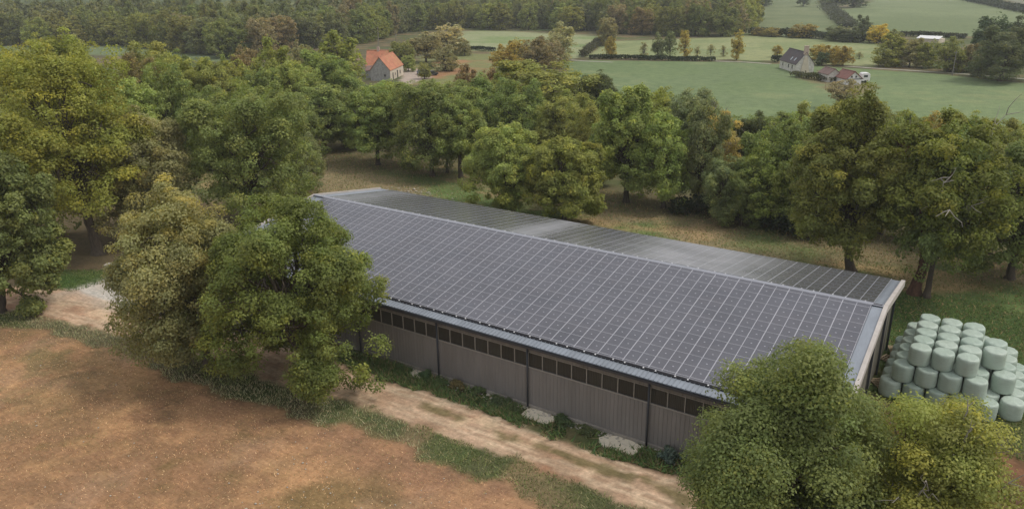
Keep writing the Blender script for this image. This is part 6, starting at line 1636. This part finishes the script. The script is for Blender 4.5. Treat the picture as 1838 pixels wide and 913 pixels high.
# vehicles
def car(name, loc, rz, body, label, cat='car', L_=4.1, van=False):
    r = empty(name, (loc[0], loc[1], 0), rz)
    if van: prof = [(-2.0, .45), (-2.05, 1.3), (-1.7, 2.15), (-1.0, 2.35), (1.2, 2.35), (1.8, 2.1), (2.05, 1.4), (2.0, .45)]; wd = 1.0
    else: prof = [(-2.0, .35), (-2.05, .75), (-1.75, .95), (-1.15, 1.38), (-.2, 1.45), (.55, 1.38), (1.15, .92), (1.95, .78), (2.05, .5), (2.0, .3)]; wd = .82
    k = L_/4.1; n_ = len(prof)
    m = MB(); V = []
    for y, s in ((-wd, .9), (-wd*.96, 1.0), (wd*.96, 1.0), (wd, .9)):
        for (x, z) in prof: V.append((x*k*(s if not van else (s+1)/2+.02), y, .3+(z-.3)*(s if z > 1 else 1)))
    m.v = V
    for j in range(3):
        for i in range(n_):
            m.f.append((j*n_+i, j*n_+(i+1) % n_, (j+1)*n_+(i+1) % n_, (j+1)*n_+i)); m.mi.append(0)
    m.f.append(tuple(range(n_-1, -1, -1))); m.mi.append(0); m.f.append(tuple(range(3*n_, 4*n_))); m.mi.append(0)
    m.build('body', body, r, bevel=.04)
    for s in (-1, 1):
        m = MB()
        if van: m.box(-.9*k, .9*k, s*(wd+.004) if s > 0 else -wd-.03, s*(wd+.03) if s > 0 else -wd-.004, 1.35, 1.85)
        else: m.box(-1.0*k, .6*k, (wd-.02) if s > 0 else -wd-.012, wd+.012 if s > 0 else -wd+.02, .95, 1.22)
        m.build('window', M['glass_dark'], r)
    if not van:
        for (xa, za, xb, zb_) in ((.6, 1.36, 1.12, .98), (-1.2, 1.34, -1.68, .99)):
            m = MB(); o_ = .02 if xa > 0 else -.02
            m.face([(xa*k+o_, -.66, za+.01), (xb*k+o_, -.72, zb_+.01), (xb*k+o_, .72, zb_+.01), (xa*k+o_, .66, za+.01)]); m.build('windscreen', M['glass_dark'], r)
    for xx in ((-1.25, 1.3) if not van else (-.0,)):
        for s in (-1, 1):
            m = MB(); m.tube((xx*k, s*(wd-.2), .31), (xx*k, s*(wd+.005), .31), .31, .31, 14); m.build('wheel', M['tyre'], r)
    if van:
        m = MB(); m.tube((2.0*k, 0, .5), (3.1*k, 0, .45), .05, .04, 6); m.build('tow_bar', M['gutter'], r)
    tag(r, label, cat)
car('parked_car', (-86.65, 120.77), 2.5, M['blue_car'], 'light blue car parked at the edge of the court by the orange-roofed house')
car('parked_car', (-82.63, 120.02), 1.1, M['dark_car'], 'dark car parked right beside the light blue one')
car('caravan', (23.22, 157.46), .5, M['white'], 'small white caravan parked beside the white-walled outbuilding', 'caravan', 2.1, True)

def pole(name, u, h, label, lean=0):
    m = MB(); m.tube((0, 0, 0), (lean, 0, h), .12, .08, 8); m.box(-.55, .55, -.05, .05, h-.5, h-.4)
    o = m.build(name, M['wire'], None, (u[0], u[1], 0)); tag(o, label, 'utility pole')
pole('utility_pole', (-145.35, 167.75), 8.6, 'pale utility pole rising behind the second orange roof')
pole('utility_pole', (-123.26, 152.44), 8.0, 'thin utility pole right of the orange roofs, among the garden trees')
pole('utility_pole', (40.51, 180.05), 6.2, 'utility pole standing before the dark trees on the right')
m = MB(); m.box(-.06, .06, -.06, .06, 0, 1.3); m.box(-.12, .12, -.04, .04, 1.3, 1.36)
o = m.build('gate_post', M['wood'], None, (*(17.15, 143.76), 0)); tag(o, 'pale upright post in the farmhouse garden', 'post')
m = MB(); m.box(-1.6, 1.6, -.05, .05, .85, 1.0); m.box(-1.5, -1.4, -.05, .05, 0, .849); m.box(1.4, 1.5, -.05, .05, 0, .849); m.box(-.9, -.8, -.05, .05, 0, .849)
o = m.build('timber_rail', M['wood'], None, (*(10.94, 168.18), 0)); o.rotation_euler = (0, 0, -.5); tag(o, 'pale timber rail fence beside the farmhouse gable', 'fence')
o = MB(); o.box(-1.6, 1.6, -.35, .35, 0, .3); o = o.build('sand_heap', M['wood'], None, (*(-89.19, 143.40), 0), bevel=.15); tag(o, 'small orange-tan heap on the garden grass', 'heap')
